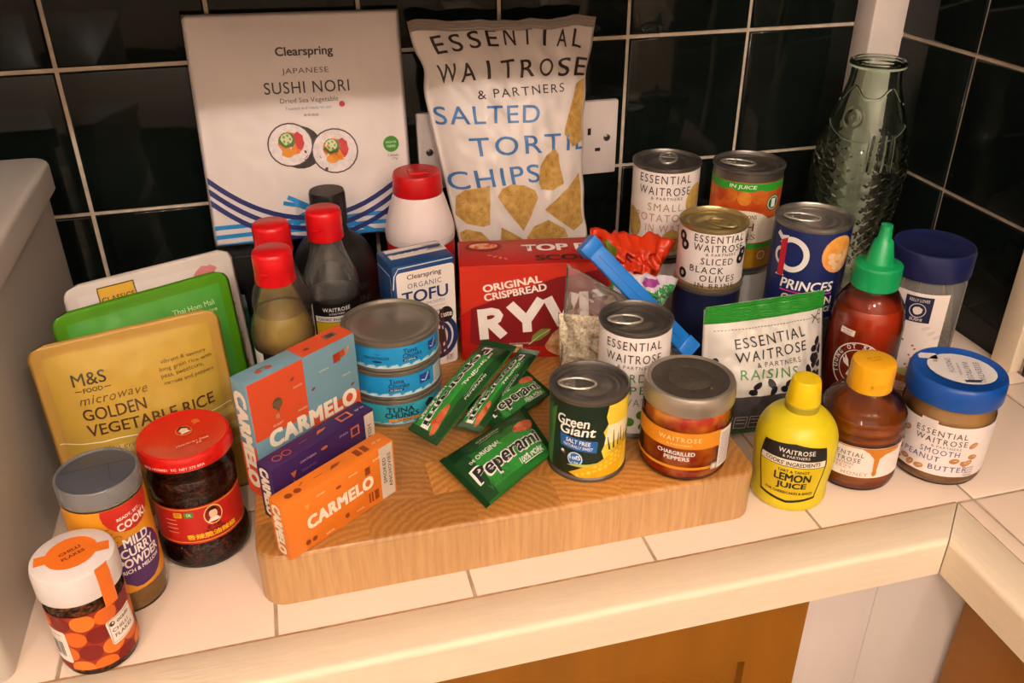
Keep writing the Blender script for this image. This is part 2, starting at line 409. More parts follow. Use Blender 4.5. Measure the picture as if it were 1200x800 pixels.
# grey lidded appliance
ap = thing('lidded_box', 'light grey enamelled box with a rounded overhanging lid against the tiles', 'storage box', (-.2, -.06, 0))
GREY = mat('#bdb5ab', .35, noise_=.04, scale=6, bump=.03, bscale=20)
def rounded_slab(x0, x1, y0, y1, z0, z1, r, bev, seg=6):
    bm = box_bm(x0, x1, y0, y1, z0, z1)
    ve = [e for e in bm.edges if abs(e.verts[0].co.z-e.verts[1].co.z) > 1e-6]
    bmesh.ops.bevel(bm, geom=ve, offset=r, segments=seg, affect='EDGES', profile=.5)
    if bev:
        te = [e for e in bm.edges if all(v.co.z > z1-1e-5 for v in e.verts)]
        bmesh.ops.bevel(bm, geom=te, offset=bev, segments=3, affect='EDGES', profile=.5)
    return bm
bmo('body', rounded_slab(-.18, .1815, -.43, -.006, .0003, .212, .01, 0), GREY, ap, True)
bmo('lid', rounded_slab(-.19, .1905, -.44, .0, .209, .236, .022, .005), mat('#c2bbb3', .28, noise_=.05, scale=8, bump=.08, bscale=15), ap, True)

# ------------------------------------------------------------------ chopping board of end-grain blocks
def wood():
    m = bpy.data.materials.new('end_grain'); m.use_nodes = True; nt = m.node_tree; N = nt.nodes; b = N['Principled BSDF']; L = nt.links.new
    tc = N.new('ShaderNodeTexCoord'); oi = N.new('ShaderNodeObjectInfo')
    cmb = N.new('ShaderNodeCombineXYZ'); sn = N.new('ShaderNodeMath'); sn.operation = 'MULTIPLY'; sn.inputs[1].default_value = 17.3; L(oi.outputs['Random'], sn.inputs[0])
    fr = N.new('ShaderNodeMath'); fr.operation = 'FRACT'; L(sn.outputs[0], fr.inputs[0])
    a = N.new('ShaderNodeMath'); a.operation = 'MULTIPLY_ADD'; a.inputs[1].default_value = .16; a.inputs[2].default_value = -.08; L(oi.outputs['Random'], a.inputs[0])
    c = N.new('ShaderNodeMath'); c.operation = 'MULTIPLY_ADD'; c.inputs[1].default_value = .12; c.inputs[2].default_value = .03; L(fr.outputs[0], c.inputs[0])
    L(a.outputs[0], cmb.inputs[0]); L(c.outputs[0], cmb.inputs[1])
    add = N.new('ShaderNodeVectorMath'); L(tc.outputs['Object'], add.inputs[0]); L(cmb.outputs[0], add.inputs[1])
    wv = N.new('ShaderNodeTexWave'); wv.wave_type = 'RINGS'; wv.rings_direction = 'Z'; wv.inputs['Scale'].default_value = 48; wv.inputs['Distortion'].default_value = 2.6
    wv.inputs['Detail'].default_value = 3; wv.inputs['Detail Scale'].default_value = 2; L(add.outputs[0], wv.inputs[0])
    mp = N.new('ShaderNodeMapping'); mp.inputs['Scale'].default_value = (1, 1, .06); L(add.outputs[0], mp.inputs[0])
    fn = N.new('ShaderNodeTexNoise'); fn.inputs['Scale'].default_value = 420; fn.inputs['Detail'].default_value = 3; L(mp.outputs[0], fn.inputs[0])
    r = N.new('ShaderNodeValToRGB'); r.color_ramp.elements[0].color = lin('#ae7232'); r.color_ramp.elements[1].color = lin('#c08844'); L(wv.outputs[0], r.inputs[0])
    r2 = N.new('ShaderNodeValToRGB'); r2.color_ramp.elements[0].position = .3; r2.color_ramp.elements[0].color = (.84, .79, .74, 1); r2.color_ramp.elements[1].position = .6; r2.color_ramp.elements[1].color = (1, 1, 1, 1); L(fn.outputs[0], r2.inputs[0])
    mx = N.new('ShaderNodeMix'); mx.data_type = 'RGBA'; mx.blend_type = 'MULTIPLY'; mx.inputs[0].default_value = 1; L(r.outputs[0], mx.inputs[6]); L(r2.outputs[0], mx.inputs[7])
    hs = N.new('ShaderNodeHueSaturation'); vv = N.new('ShaderNodeMath'); vv.operation = 'MULTIPLY_ADD'; vv.inputs[1].default_value = .46; vv.inputs[2].default_value = .74; L(fr.outputs[0], vv.inputs[0])
    L(vv.outputs[0], hs.inputs['Value']); L(mx.outputs[2], hs.inputs['Color'])
    geo = N.new('ShaderNodeNewGeometry'); sp = N.new('ShaderNodeSeparateXYZ'); L(geo.outputs['True Normal'], sp.inputs[0])
    pale = N.new('ShaderNodeMix'); pale.data_type = 'RGBA'; pale.blend_type = 'MIX'; L(sp.outputs[2], pale.inputs[0]); pale.clamp_factor = True
    h2 = N.new('ShaderNodeHueSaturation'); h2.inputs['Saturation'].default_value = .72; h2.inputs['Value'].default_value = 1.12; L(hs.outputs[0], h2.inputs['Color'])
    fl = N.new('ShaderNodeMix'); fl.data_type = 'RGBA'; fl.inputs[0].default_value = .72; L(h2.outputs[0], fl.inputs[6]); mf = N.new('ShaderNodeMix'); mf.data_type = 'RGBA'; mf.blend_type = 'MULTIPLY'; mf.inputs[0].default_value = 1; mf.inputs[6].default_value = lin('#c59a63'); L(r2.outputs[0], mf.inputs[7]); L(mf.outputs[2], fl.inputs[7]); L(fl.outputs[2], pale.inputs[6]); L(hs.outputs[0], pale.inputs[7])
    L(pale.outputs[2], b.inputs['Base Color']); b.inputs['Roughness'].default_value = .36
    bp = N.new('ShaderNodeBump'); bp.inputs['Strength'].default_value = .06; bp.inputs['Distance'].default_value = .002; L(fn.outputs[0], bp.inputs['Height']); L(bp.outputs[0], b.inputs['Normal'])
    return m
WOOD = wood()
BT = .047; BX0, BX1, BY0, BY1 = .149, .551, -.467, -.162
bd = thing('chopping_board', 'thick end-grain wooden chopping board carrying tins and boxes', 'board', ((BX0+BX1)/2, (BY0+BY1)/2, 0))
slab = rounded_slab(-.201, .201, -.1525, .1525, 0, BT, .018, .004, 5)
rows = [-.1525, -.112, -.07, -.015, .045, .1, .1525]
for j in range(6):
    cuts = [-.201]; x = -.201+random.uniform(.03, .075)
    while x < .16: cuts.append(x); x += random.uniform(.045, .085)
    cuts.append(.201)
    for a, b in zip(cuts, cuts[1:]):
        bm = slab.copy(); co = V(((a+b)/2, (rows[j]+rows[j+1])/2, BT/2))
        for pc, no in (((a, 0, 0), (-1, 0, 0)), ((b, 0, 0), (1, 0, 0)), ((0, rows[j], 0), (0, -1, 0)), ((0, rows[j+1], 0), (0, 1, 0))):
            r_ = bmesh.ops.bisect_plane(bm, geom=bm.verts[:]+bm.edges[:]+bm.faces[:], plane_co=pc, plane_no=no, clear_outer=True, dist=1e-6)
            bmesh.ops.holes_fill(bm, edges=[e for e in bm.edges if e.is_boundary])
        for v in bm.verts: v.co -= co
        o = bmo('wood_block', bm, WOOD, bd, True, 30); o.location = co
slab.free()

# ------------------------------------------------------------------ tins
def can(name, label, cat, x, y, z0, R, H, paper, lidm=STEEL, tab=None, group=None, zl=(.005, .005)):
    t = thing(name, label, cat, (x, y, z0), 0, group)
    pr = [(0, .0015), (R-.005, .0015), (R-.003, 0), (R, .0006), (R, .003), (R-.0014, .0042), (R-.0014, H-.0042), (R, H-.003), (R, H-.0006), (R-.0008, H), (R-.002, H), (R-.0028, H-.0015), (R-.0032, H-.0045)]
    lathe('body', pr, lidm, t, 56)
    q = R-.0032
    lathe('lid', [(q+.0002, H-.004), (q-.002, H-.0052), (q-.004, H-.0048), (q-.0048, H-.0038), (q*.72, H-.0038), (q*.69, H-.0046), (q*.5, H-.0046), (q*.48, H-.004), (0, H-.004)], lidm, t, 56, sharp=60)
    lab = lathe('label', [(R-.0012, zl[0]), (R-.0011, zl[0]+.001), (R-.0011, H-zl[1]-.001), (R-.0012, H-zl[1])], paper, t, 56)
    if tab is not None:
        a = math.radians(tab); o = V((math.cos(a), math.sin(a), 0)); n = V((-o.y, o.x, 0)); zt = H-.0026
        pts = [o*(R*.30+R*.46*math.cos(k*PI/10))+n*(R*.25*(1 if math.cos(k*PI/10) < .2 else .9)*math.sin(k*PI/10))+V((0, 0, zt+.0006*math.cos(k*PI/10))) for k in range(20)]
        rg = tube('pull_ring', pts, .0013, mat('#c9c4ba', .24, .7) if lidm is not GOLD else GOLD, t, 8, True)
        vv = [o*(R*c)+n*(R*d)+V((0, 0, zt+e)) for e in (-.0006, .0007) for c, d in ((.34, -.21), (.34, .21), (.62, .19), (.74, .07), (.74, -.07), (.62, -.19))]
        raw('tongue', vv, [(5, 4, 3, 2, 1, 0), (6, 7, 8, 9, 10, 11)]+[(k, (k+1) % 6, 6+(k+1) % 6, 6+k) for k in range(6)], mat('#b4afa6', .26, .7) if lidm is not GOLD else GOLD, rg, False)
        rv = lathe('rivet', [(0, 0), (.0028, 0), (.0026, .001), (.0012, .0016), (0, .0016)], STEEL, rg, 14); rv.location = o*(R*.55)+V((0, 0, zt))
    return t, lab, [(R-.0011, 0), (R-.0011, H)]
def essential(d, rows):
    for s, u, v, w, h, c in rows: d.text(s, u, v, w, h, c, 7, .0, 0, 1.25)
    return d
K = '#3b3230'
CREAM = mat('#efe6e2', .42)
# potatoes
x, y, z0 = .609, -.112, .0905
t, lab, pr = can('food_tin', 'tall white potato tin beside the wall socket, stacked on another tin', 'tin', x, y, z0, .0375, .104, CREAM, STEELD, 60)
d = Dec(wrap(pr, x, y, 0), 6)
essential(d, [('ESSENTIAL', 0, 92, 58, 9, K), ('WAITROSE', 0, 79, 58, 9, K), ('& PARTNERS', 3, 71, 34, 3.4, '#6a5c58'), ('SMALL', 2, 61, 38, 8.5, '#b39a78'), ('POTATOES', 0, 49, 62, 8.5, '#c48f78'), ('IN WATER', 8, 37, 52, 8.5, '#d09080')])
PO = mat('#c9a95a', .5, noise_=.2, scale=120)
for u, v, w_, h_, r in ((-38, 38, 26, 34, 20), (12, 22, 24, 26, 10), (38, 68, 24, 34, -20), (-14, 14, 26, 20, 0), (40, 22, 28, 30, 0)): d.ell(u, v, w_, h_, PO, 1, r)
d.build(lab)
# fruit in juice
x, y, z0 = .68, -.162, .0905
t, lab, pr = can('food_tin', 'fruit tin with green bands and orange picture, stacked behind the blue tin', 'tin', x, y, z0, .0378, .111, mat('#d9661e', .4, col2='#a8360f', scale=30), STEELD, 150, zl=(.006, .012))
d = Dec(wrap(pr, x, y, 0), 6)
d.rect(0, 94, 236, 9, '#2f9a2c', 1).text('IN JUICE', -3, 94, 28, 5, '#e9f2df', 3, .02, .1)
d.ell(0, 52, 64, 34, '#efe3cf', 1).rect(0, 46, 236, 26, '#efe3cf', 1).text('FOUR SEASONS', -2, 62, 34, 4.6, '#5d4a38', 3, .02)
d.text('PEACH', -8, 51, 42, 9, '#7b4a2a', 3, .02).text('SLICES', -4, 40, 40, 6, '#7b4a2a', 3)
d.ell(33, 76, 17, 17, '#17603a', 2).ring(33, 76, 15, 15, 1, '#d9e3cf', 3).text('1', 33, 76, 4, 9, '#e9f2df', 4, .03)
d.rect(0, 29, 236, 6, '#2f9a2c', 2).rect(0, 15, 236, 22, mat('#b98a1a', .4, col2='#8c5a10', scale=40), 1).ring(26, 18, 10, 10, 1, '#cfd0b0', 3)
for k in range(-5, 6): d.ell(k*15, 82+2*(k % 2), 15, 15, mat('#d88a2a', .4, col2='#b0401a', scale=40), 1)
d.build(lab)
# olives
x, y, z0 = .6164, -.2185, .1
t, lab, pr = can('food_tin', 'short white tin of sliced black olives with a gold lid', 'tin', x, y, z0, .0348, .066, CREAM, GOLD, -60)
d = Dec(wrap(pr, x, y, 10), 6)
essential(d, [('ESSENTIAL', 3, 56, 52, 7.5, K), ('WAITROSE', 3, 46.5, 52, 7.5, K), ('& PARTNERS', 5, 40, 30, 3, '#6a5c58'), ('SLICED', 2, 32.5, 32, 7, K), ('BLACK', -8, 23, 34, 7, K), ('OLIVES', 4, 14, 36, 7, K), ('IN BRINE', 2, 6, 40, 5, K)])
for u, v in ((-38, 53), (-34, 45), (-34, 14), (28, 33), (31, 39), (42, 50)):
    d.ring(u, v, 10.5, 11.5, 3.3, '#1b1416', 8)
d.build(lab)
# navy pie-filling tin
x, y, z0 = .695, -.2705, .0805
t, lab, pr = can('food_tin', 'navy blue chicken tin with a round food picture and red ribbon', 'tin', x, y, z0, .0376, .0995, mat('#16265e', .35), STEEL, 150)
d = Dec(wrap(pr, x, y, 0), 6)
d.ring(-15, 70, 34, 36, 5.5, '#e8e4e0', 2, a0=-120, a1=150).line([(-34, 88), (-28, 84), (-20, 86)], 5, '#e8e4e0', 2).ring(-27, 66, 16, 18, 3.4, '#e8e4e0', 2, a0=40, a1=320)
d.poly([(-28, 46), (-21, 46), (-21, 86), (-28, 82)], '#c01828', 4).line([(-30, 46), (-20, 47)], 1.5, '#e8e4e0', 4)
d.text('PRINCES', 4, 40, 52, 10, '#f0ece8', 3, .03, .15).rect(4, 32.5, 52, 1.3, '#d23a8a', 3)
d.text('CHICKEN', 6, 25, 50, 8.5, '#eadfc0', 3, .03).text('IN WHITE SAUCE', 6, 15.5, 52, 5.5, '#eadfc0', 3, .02, .1)
d.ell(31, 73, 36, 38, '#e2a070', 2).ell(31, 74, 33, 35, mat('#e08a2a', .45, col2='#f0b860', scale=90), 3)
for k, (u, v) in enumerate(((24, 66), (31, 70), (37, 66), (28, 61), (35, 60), (40, 72), (23, 72))): d.blob(u, v, 9, 7, mat('#e6c09a', .45), 4, k*30, k)
d.build(lab)
# lower tins
can('food_tin', 'plain navy tin under the black olives tin', 'tin', .6164, -.2185, 0, .0355, .1, mat('#141c3c', .35), STEEL)
t, lab, pr = can('food_tin', 'pale grey tin under the fruit tin with green bands', 'tin', .68, -.162, 0, .0375, .0905, mat('#cfcbc8', .4), STEEL)
Dec(wrap(pr, .68, -.162, 0), 6).poly([(-10, 60), (4, 60), (10, 86), (2, 86)], '#2c3f6e', 2).build(lab)
can('food_tin', 'grey steel tin under the navy chicken tin', 'tin', .695, -.2705, 0, .0376, .0805, mat('#9a9896', .3, .8), STEEL)
can('food_tin', 'pale tin under the white potato tin', 'tin', .609, -.112, 0, .0375, .0905, CREAM, STEEL)
# peas
x, y = .4745, -.3675
t, lab, pr = can('food_tin', 'white garden peas tin between the sweetcorn tin and the grain bag', 'tin', x, y, BT, .0315, .1035, CREAM, STEELD, 170)
d = Dec(wrap(pr, x, y, 0), 6)
essential(d, [('ESSENTIAL', 0, 91, 48, 8, K), ('WAITROSE', 0, 79, 48, 8, K), ('& PARTNERS', 2, 71, 30, 3.2, '#6a5c58'), ('GARDEN', 4, 61, 44, 8, '#4f8a44'), ('PEAS', 14, 49, 30, 8, '#4f8a44'), ('IN WATER', 2, 37, 44, 7, '#7a8a74')])
for u, v, s in ((10, 24, 9), (21, 27, 9), (0, 17, 9), (-16, 22, 9), (26, 14, 9), (-26, 14, 9), (12, 12, 8)): d.ell(u, v, s, s, mat('#4e8a2a', .4, noise_=.3, scale=200), 2)
d.build(lab)
# sweetcorn
x, y = .4183, -.4135
t, lab, pr = can('food_tin', 'dark green and yellow sweetcorn tin on the chopping board', 'tin', x, y, BT, .0326, .077, mat('#10291c', .35), STEELD, 165)
d = Dec(wrap(pr, x, y, 0), 4)
d.poly([(14, 5), (60, 5), (60, 72), (17, 72), (15, 62), (17, 55), (13, 48), (16, 40), (12, 30), (15, 20)], '#ecd040', 1)
d.poly([(17, 54), (40, 52), (52, 60), (60, 62), (60, 40), (14, 36)], '#efe6c0', 2)
for k in range(9): d.poly([(18+k*4, 30), (20+k*4, 30), (17+k*4.5+(k % 3), 43+5*(k % 2)), (16.5+k*4.5+(k % 3), 43+5*(k % 2))], '#3c4430', 3)
COB = mat('#e2b21c', .4, noise_=.1, scale=50)
d.poly([(-14, 8), (-6, 4.5), (30, 5), (36, 24), (33, 36), (26, 30), (10, 20), (-4, 14)], COB, 4)
for a in range(9):
    for b in range(5):
        u, v = -7+a*4.6+b*.5, 7+b*4.2+a*1.5
        if v < 6+(u+12)*.55 and v > 5: d.ell(u, v, 3.6, 3.2, mat('#f0cc40', .35), 5, 20, 10)
d.poly([(-16, 15), (-2, 15), (12, 20), (0, 18), (-10, 17.5)], '#b8c468', 5).poly([(14, 27), (24, 26), (36, 34), (24, 31)], '#d8b838', 4)
d.text('Green', -12, 57, 27, 9, '#f4f2ea', 3, .03, .15).text('Giant', -8, 49, 29, 9, '#f4f2ea', 3, .03, .15)
d.poly([(-23, 44), (9, 40), (8, 29), (-22, 32)], '#1d5fa8', 3).text('SALT FREE', -7, 38.5, 20, 3.8, '#eef2f6', 4, .03, 0, 1, -6).text('NATURALLY SWEET', -7, 33.8, 24, 2.8, '#eef2f6', 4, .02, 0, 1, -6)
d.ell(-9, 22, 13, 14, '#2476bc', 3).ring(-9, 22, 12, 13, .7, '#eef2f6', 4).text('1of5', -9, 23.5, 8.5, 4, '#eef2f6', 4, .03).text('a day', -9, 18.6, 5.5, 2, '#eef2f6', 4, .02)
d.ell(-20, 27, 3, 3, '#e8e4dc', 3).blob(-19, 25.5, 4, 2.5, '#8a5030', 3)
for s in (0, 1): d.poly([(-40-s*7, 6), (-33-s*7, 6), (-30-s*3, 40), (-27-s*6, 66), (-34-s*6, 60), (-37-s*4, 34)], ('#4c8438', '#38682c')[s], 2)
d.build(lab)
# tuna
tx, ty = .2776, -.2862
for k in range(3):
    z0 = BT+k*.0285
    lb = ('teal tuna tin lowest of the three in the stack', 'blue tuna tin in the middle of the stack of three', 'blue tuna tin on top of the stack of three')[k]
    t = thing('tuna_tin', lb, 'tin', (tx, ty, z0), 0, 'stack of tuna tins'); R, H = .0433, .0285
    TG = mat('#8c8578', .32, .65, bump=.05, bscale=120)
    pr = [(0, .001), (R-.004, .001), (R-.002, 0), (R-.0012, .001), (R-.0018, .003), (R-.0018, H-.0045), (R, H-.0034), (R, H-.0006), (R-.001, H), (R-.0022, H-.0004), (R-.0032, H-.003)]
    lathe('body', pr, TG, t, 64)
    lathe('lid', [(R-.0031, H-.003), (R-.0045, H-.0032), (R-.0055, H-.002), (R-.009, H-.002), (R-.010, H-.0026), (R-.016, H-.0026), (R-.017, H-.002), (0, H-.002)], TG, t, 64, sharp=60)
    lab = lathe('label', [(R-.0016, .0036), (R-.0015, .004), (R-.0015, H-.0055), (R-.0016, H-.005)], mat('#1f8fcb' if k else '#2fa3b8', .35), t, 64)
    d = Dec(wrap([(R-.0015, 0), (R-.0015, H)], tx, ty, 0), 5, clip=(-120, 120, 3.8, 23)); NV = '#14305e'
    if k:
        for q in range(-12, 13): d.poly([(q*10-7, 3), (q*10+7, 3), (q*10+3, 7.6), (q*10-2, 6.4)], '#b9dbe2', 1)
        for q in range(-12, 13): d.line([(q*10-5, 5.5), (q*10, 7.5), (q*10+5, 5)], .5, '#6fb4cf', 2)
        sh = (0, -14, 0)[k]
        if k == 2: d.text('THE', -14, 17.5, 5, 1.6, NV, 2).text('FISHMONGER', -14, 14, 22, 2.6, NV, 2, .02).ell(-14, 10.5, 9, 2, NV, 2)
        d.text('Tuna', 15+sh, 19.3, 13, 4.2, NV, 2, .02).text('Chunks', 17+sh, 14.8, 18, 4.2, NV, 2, .02).rect(14.5+sh, 10.6, 13, 2.4, NV, 2).text('IN BRINE', 14.5+sh, 10.6, 10, 1.5, '#d8eaf0', 3)
        d.rect(40 if k == 2 else 28, 16, 12, 9, '#243f8c', 2).line([(36 if k == 2 else 24, 15), (39 if k == 2 else 28, 13.5), (44 if k == 2 else 32, 20)], 1.2, '#cfe2f0', 3)
        d.rect(60 if k == 2 else 46, 14, 14, 16, '#cfd6d2', 2)
        for q in range(6): d.rect(60 if k == 2 else 46, 8+q*2.3, 11, .8, '#5a6a74', 3)
        if k == 2: d.ell(-39, 14, 6, 6, '#d98a3a', 2).ell(-39, 14, 3, 4, '#7a2a20', 3)
    else:
        for q in range(-12, 13): d.poly([(q*10-7, 3), (q*10+7, 3), (q*10+3, 6), (q*10-2, 5.4)], '#9fd0d4', 1)
        d.text('TUNA', 3, 18.4, 24, 5, '#0f2c3c', 3, .05).text('CHUNKS', 4, 12.8, 30, 5, '#0f2c3c', 3, .05).text('RESPONSIBLY CAUGHT', 3, 22, 24, 1.3, '#0f2c3c', 3)
        d.poly([(-8, 9), (20, 9.8), (20, 7), (-8, 6.2)], '#d98a3a', 3).text('IN BRINE', 6, 8, 12, 1.6, '#3a2410', 4, .02)
        d.poly([(26, 18), (31, 22), (36, 20), (38, 14), (34, 9), (29, 12)], '#0f2c3c', 3).poly([(34, 10), (38, 6), (36, 11)], '#0f2c3c', 3)
    d.build(lab)

# ------------------------------------------------------------------ jars and bottles
def inset(prof, d): return [(max(r-d, 0), z) for r, z in prof]
def solid(prof, zt, d=.0012, zb=.002):
    """contents profile: inside of prof up to zt"""
    q = [(0, zb)]+[(max(r-d, .001), max(z, zb)) for r, z in prof if z < zt and r > .003]+[(max(prad(prof, zt)-d, .001), zt), (0, zt)]
    return q
# grilled peppers jar
x, y = .4961, -.4325
t = thing('glass_jar', 'glass jar of red peppers with a steel lid and orange label', 'jar', (x, y, BT)); R = .0362
jp = smooth_prof([(0, .001), (.028, 0), (.0345, .004), (.036, .012), (.036, .05), (.0355, .058), (.033, .064), (.0335, .067)], 4)
lathe('glass', jp, film((.98, .97, .95)), t)
lathe('peppers', solid(jp, .061, .0014), mat('#b02408', .25, col2='#f09a2c', scale=45, detail=2, ramp=(.4, .66), coat=.5), t, 56, f=lambda r, z, a: r-.0012*abs(noise.noise(V((math.cos(a)*2.4, math.sin(a)*2.4, z*60)))))
ld = lathe('lid', [(.0335, .0635), (.0362, .0635), (.0366, .0645), (.0366, .072), (.0362, .077), (.0352, .079), (.034, .0795), (.0325, .0788), (.031, .0785)], mat('#b8b2a8', .38, .85), t)
lathe('lid_top', [(.0312, .0785), (.0185, .0785), (.0172, .0779), (.0155, .0785), (0, .0785)], mat('#565049', .55, .6, noise_=.15, scale=200, bump=.15, bscale=500), ld)
rpw = lambda n, u, v: n
d = Dec(lambda u, v, h: V((u/1000, v/1000, .0786+h/1000)))
d.poly([(8, -21), (11, -19), (10, -17), (8.4, -18.4)], '#c9a050', 1).ell(9.6, -18.6, 2, 1.6, '#2c2420', 2); d.build(ld, 'printed_mark')
lab = band('label', jp, .012, .05, film((.93, .8, .78), rough=.2), t, x, y, 0, 100, h=.0004)
d = Dec(wrap(jp, x, y, 0), 5); OR = '#d98a1a'
d.rect(-10, 42, 84, 15, OR, 4).rect(-10, 15.6, 84, 2.6, OR, 4).text('WAITROSE', -3, 43, 34, 4.2, '#f4dfa8', 6, .0, 0, 1.3).text('& PARTNERS', -3, 38, 20, 1.6, '#f4dfa8', 6)
d.text('CHARGRILLED', -5, 30, 30, 3.6, '#f0e6dc', 6, .04).text('PEPPERS', -4, 25, 20, 3.6, '#f0e6dc', 6, .04)
d.rect(39, 30, 16, 36, '#e6ddd8', 5)
for q in range(15): d.rect(39, 15+q*2.1, 13, .7, '#9a908c', 6)
d.rect(27.5, 15.5, 5, 6, '#e6ddd8', 6).frame(27.5, 15.5, 4, 5, .5, '#8a7a70', 7); d.build(lab)

# chilli crisp jar
x, y = .1055, -.3795
t = thing('glass_jar', 'glass jar of dark chilli crisp with a red lid and red label', 'jar', (x, y, 0))
jp = smooth_prof([(0, .001), (.026, 0), (.0335, .003), (.0352, .011), (.0345, .02), (.0325, .025), (.0322, .06), (.0325, .066), (.0335, .07), (.0335, .078), (.032, .085), (.0315, .092), (.0315, .098)], 4)
lathe('glass', jp, GLASS, t)
lathe('chilli_crisp', solid(jp, .083, .0014), mat('#1c0806', .35, col2='#6a1e0c', scale=260, detail=3, ramp=(.45, .75), bump=.6, bscale=300), t)
ld = lathe('lid', [(.0325, .0965), (.035, .0965), (.0356, .098), (.0354, .102), (.035, .1045), (.0338, .1072), (.0318, .108), (.0305, .1073), (0, .1075)], mat('#c8140e', .25, coat=.4), t)
a = math.atan2(CAM.y-y, CAM.x-x)+PI/2
ex = V((math.cos(a+.35), math.sin(a+.35), 0)); ey = V((-ex.y, ex.x, 0))
d = Dec(lambda u, v, h: ex*u/1000+ey*v/1000+V((0, 0, .1075+h/1000)))
d.ell(2, 3, 12, 13, '#d8a040', 1).ell(2, 3, 11, 12, '#b8140e', 2).ell(2, 3.6, 6.5, 8, '#e8c8ac', 3).poly([(-2, 6), (2, 9.4), (6, 6), (5, 4.6), (2, 6.6), (-1, 4.6)], '#2a1a16', 4).poly([(-2, -1), (6, -1), (4, 1.4), (0, 1.4)], '#eae0da', 4)
d.text('BBQ 14/10/2021', 0, -15, 24, 2.2, '#e8b0a0', 2, .02, 0, 1, 172).text('EF', 3, -18.5, 4, 2, '#e8b0a0', 2, 0, 0, 1, 172)
for k in range(3): d.line([(12, 6+2*k), (15, 7+2*k), (17, 6+2*k)], .7, '#d8a040', 2)
d.build(ld, 'printed_mark')
Dec(wrap([(.0356, .089), (.0356, .105)], x, y, -8), 5).text('BBQ 14102021  TC  NET 275 BPA', -8, 100, 46, 2.4, '#f0c8c0', 1, .02).build(ld)
lab = band('label', jp, .0265, .0615, mat('#b81f18', .4), t, x, y, 0, 95, h=.0004)
d = Dec(wrap(jp, x, y, 0), 5)
d.line([(-50, 28.5), (50, 28.5)], .8, '#d8a040', 5).line([(-50, 60), (50, 60)], .8, '#d8a040', 5)
d.ell(9, 50.5, 16, 18, '#e8c070', 5).ell(9, 50.5, 14, 16, '#8a1410', 6).ell(9, 51.5, 7, 9, '#e2bd9c', 7).poly([(5, 53), (5.6, 56.6), (9, 58), (12.4, 56.6), (13, 53), (11, 55), (7, 55)], '#201412', 8).poly([(3.4, 44.5), (14.6, 44.5), (12, 48), (6, 48)], '#ece4de', 8)
d.text('老干妈', 8, 40.3, 12, 3.4, '#2a0806', 6, .02).text('LAOGANMA', 8, 37, 18, 2.2, '#2a0806', 6, .02).text('香辣脆油辣椒', 6, 33.6, 42, 5, '#f0c020', 7, .03).text('Crispy Chilli Oil', 8, 29.9, 24, 2.2, '#2a0806', 6)
d.rect(-19, 55, 7, 5, '#d8a020', 6, r=1).rect(-10, 55, 7, 5, '#3a8a3a', 6, r=1).text('QS', -19, 55, 4, 3, '#2a2410', 7).text('OK', -10, 55, 4, 3, '#e8f0e0', 7)
for k in range(4): d.rect(-26, 50-k*4, 10, .7, '#e09a80', 6)
d.build(lab)

# curry powder shaker
x, y = .0507, -.4205
t = thing('spice_shaker', 'tall curry powder shaker with a grey flip lid', 'spice jar', (x, y, 0))
jp = [(0, .001), (.024, 0), (.0268, .0015), (.0275, .004), (.0275, .0985), (.0255, .1), (.0255, .103)]
lathe('clear_tub', jp, GLASS, t); lathe('curry_powder', solid(jp, .085), mat('#a8803a', .85, noise_=.15, scale=300), t)
ld = lathe('lid', [(.0265, .0995), (.0281, .1), (.0283, .1135), (.0275, .1145), (.0262, .1145), (.0258, .1125), (0, .1125)], film((.8, .81, .84), haze=.18, rough=.1), t)
GL = mat('#494c55', .35, bump=.03); lathe('cap_disc', [(.0262, .1005), (.0262, .1128), (.0246, .1136), (0, .1136)], GL, ld)
a = math.atan2(CAM.y-y, CAM.x-x)+PI/2; ex = V((math.cos(a), math.sin(a), 0)); ey = V((-ex.y, ex.x, 0))
d = Dec(lambda u, v, h: ex*u/1000+ey*v/1000+V((0, 0, .1136+h/1000)))
d.line([(-22, 9), (22, 3)], .8, '#3a3d45', 1).line([(9, 5), (7, -14), (10, -20)], .6, '#3a3d45', 1); d.build(ld, 'flap_seam')
lab = band('label', jp, .021, .0985, mat('#d8901c', .42, noise_=.06, scale=40), t, x, y, 0, None, h=.0004)
d = Dec(wrap(jp, x, y, 8), 4, clip=(-84, 84, 21.2, 98.3)); PU = '#4c2560'
d.ell(9, 94, 38, 38, '#c0281c', 5).text('READY, SET...', 9, 88.5, 19, 2.8, '#f4e6da', 7, .04, 0, 1, 6).text('COOK!', 10, 82, 23, 6.4, '#f4e6da', 7, .05, 0, 1, 8)
d.blob(8, 47, 46, 48, PU, 5, 0, 3, 26, .12).text('MILD', 9, 66, 19, 7.5, '#f2ece6', 7, .05).text('CURRY', 9, 57, 26, 7.5, '#f2ece6', 7, .05).text('POWDER', 9, 48, 32, 7.5, '#f2ece6', 7, .05).text('RICH & MELLOW', 9, 40.5, 30, 3.4, '#f2ece6', 7, .04)
for k in range(6):
    a_ = k*60; d.ring(-12+9*math.cos(math.radians(a_)), 72+9*math.sin(math.radians(a_)), 6, 6, .8, '#a85a18', 5, 14, a_, a_+270)
d.ring(-12, 72, 9, 9, .9, '#a85a18', 5); d.line([(-19, 62), (-12, 66), (-4, 62)], 1, '#a85a18', 5)
for q in range(8): d.rect(-40, 45+q*3, 14, .8, '#5a3a1c', 5)
d.build(lab)

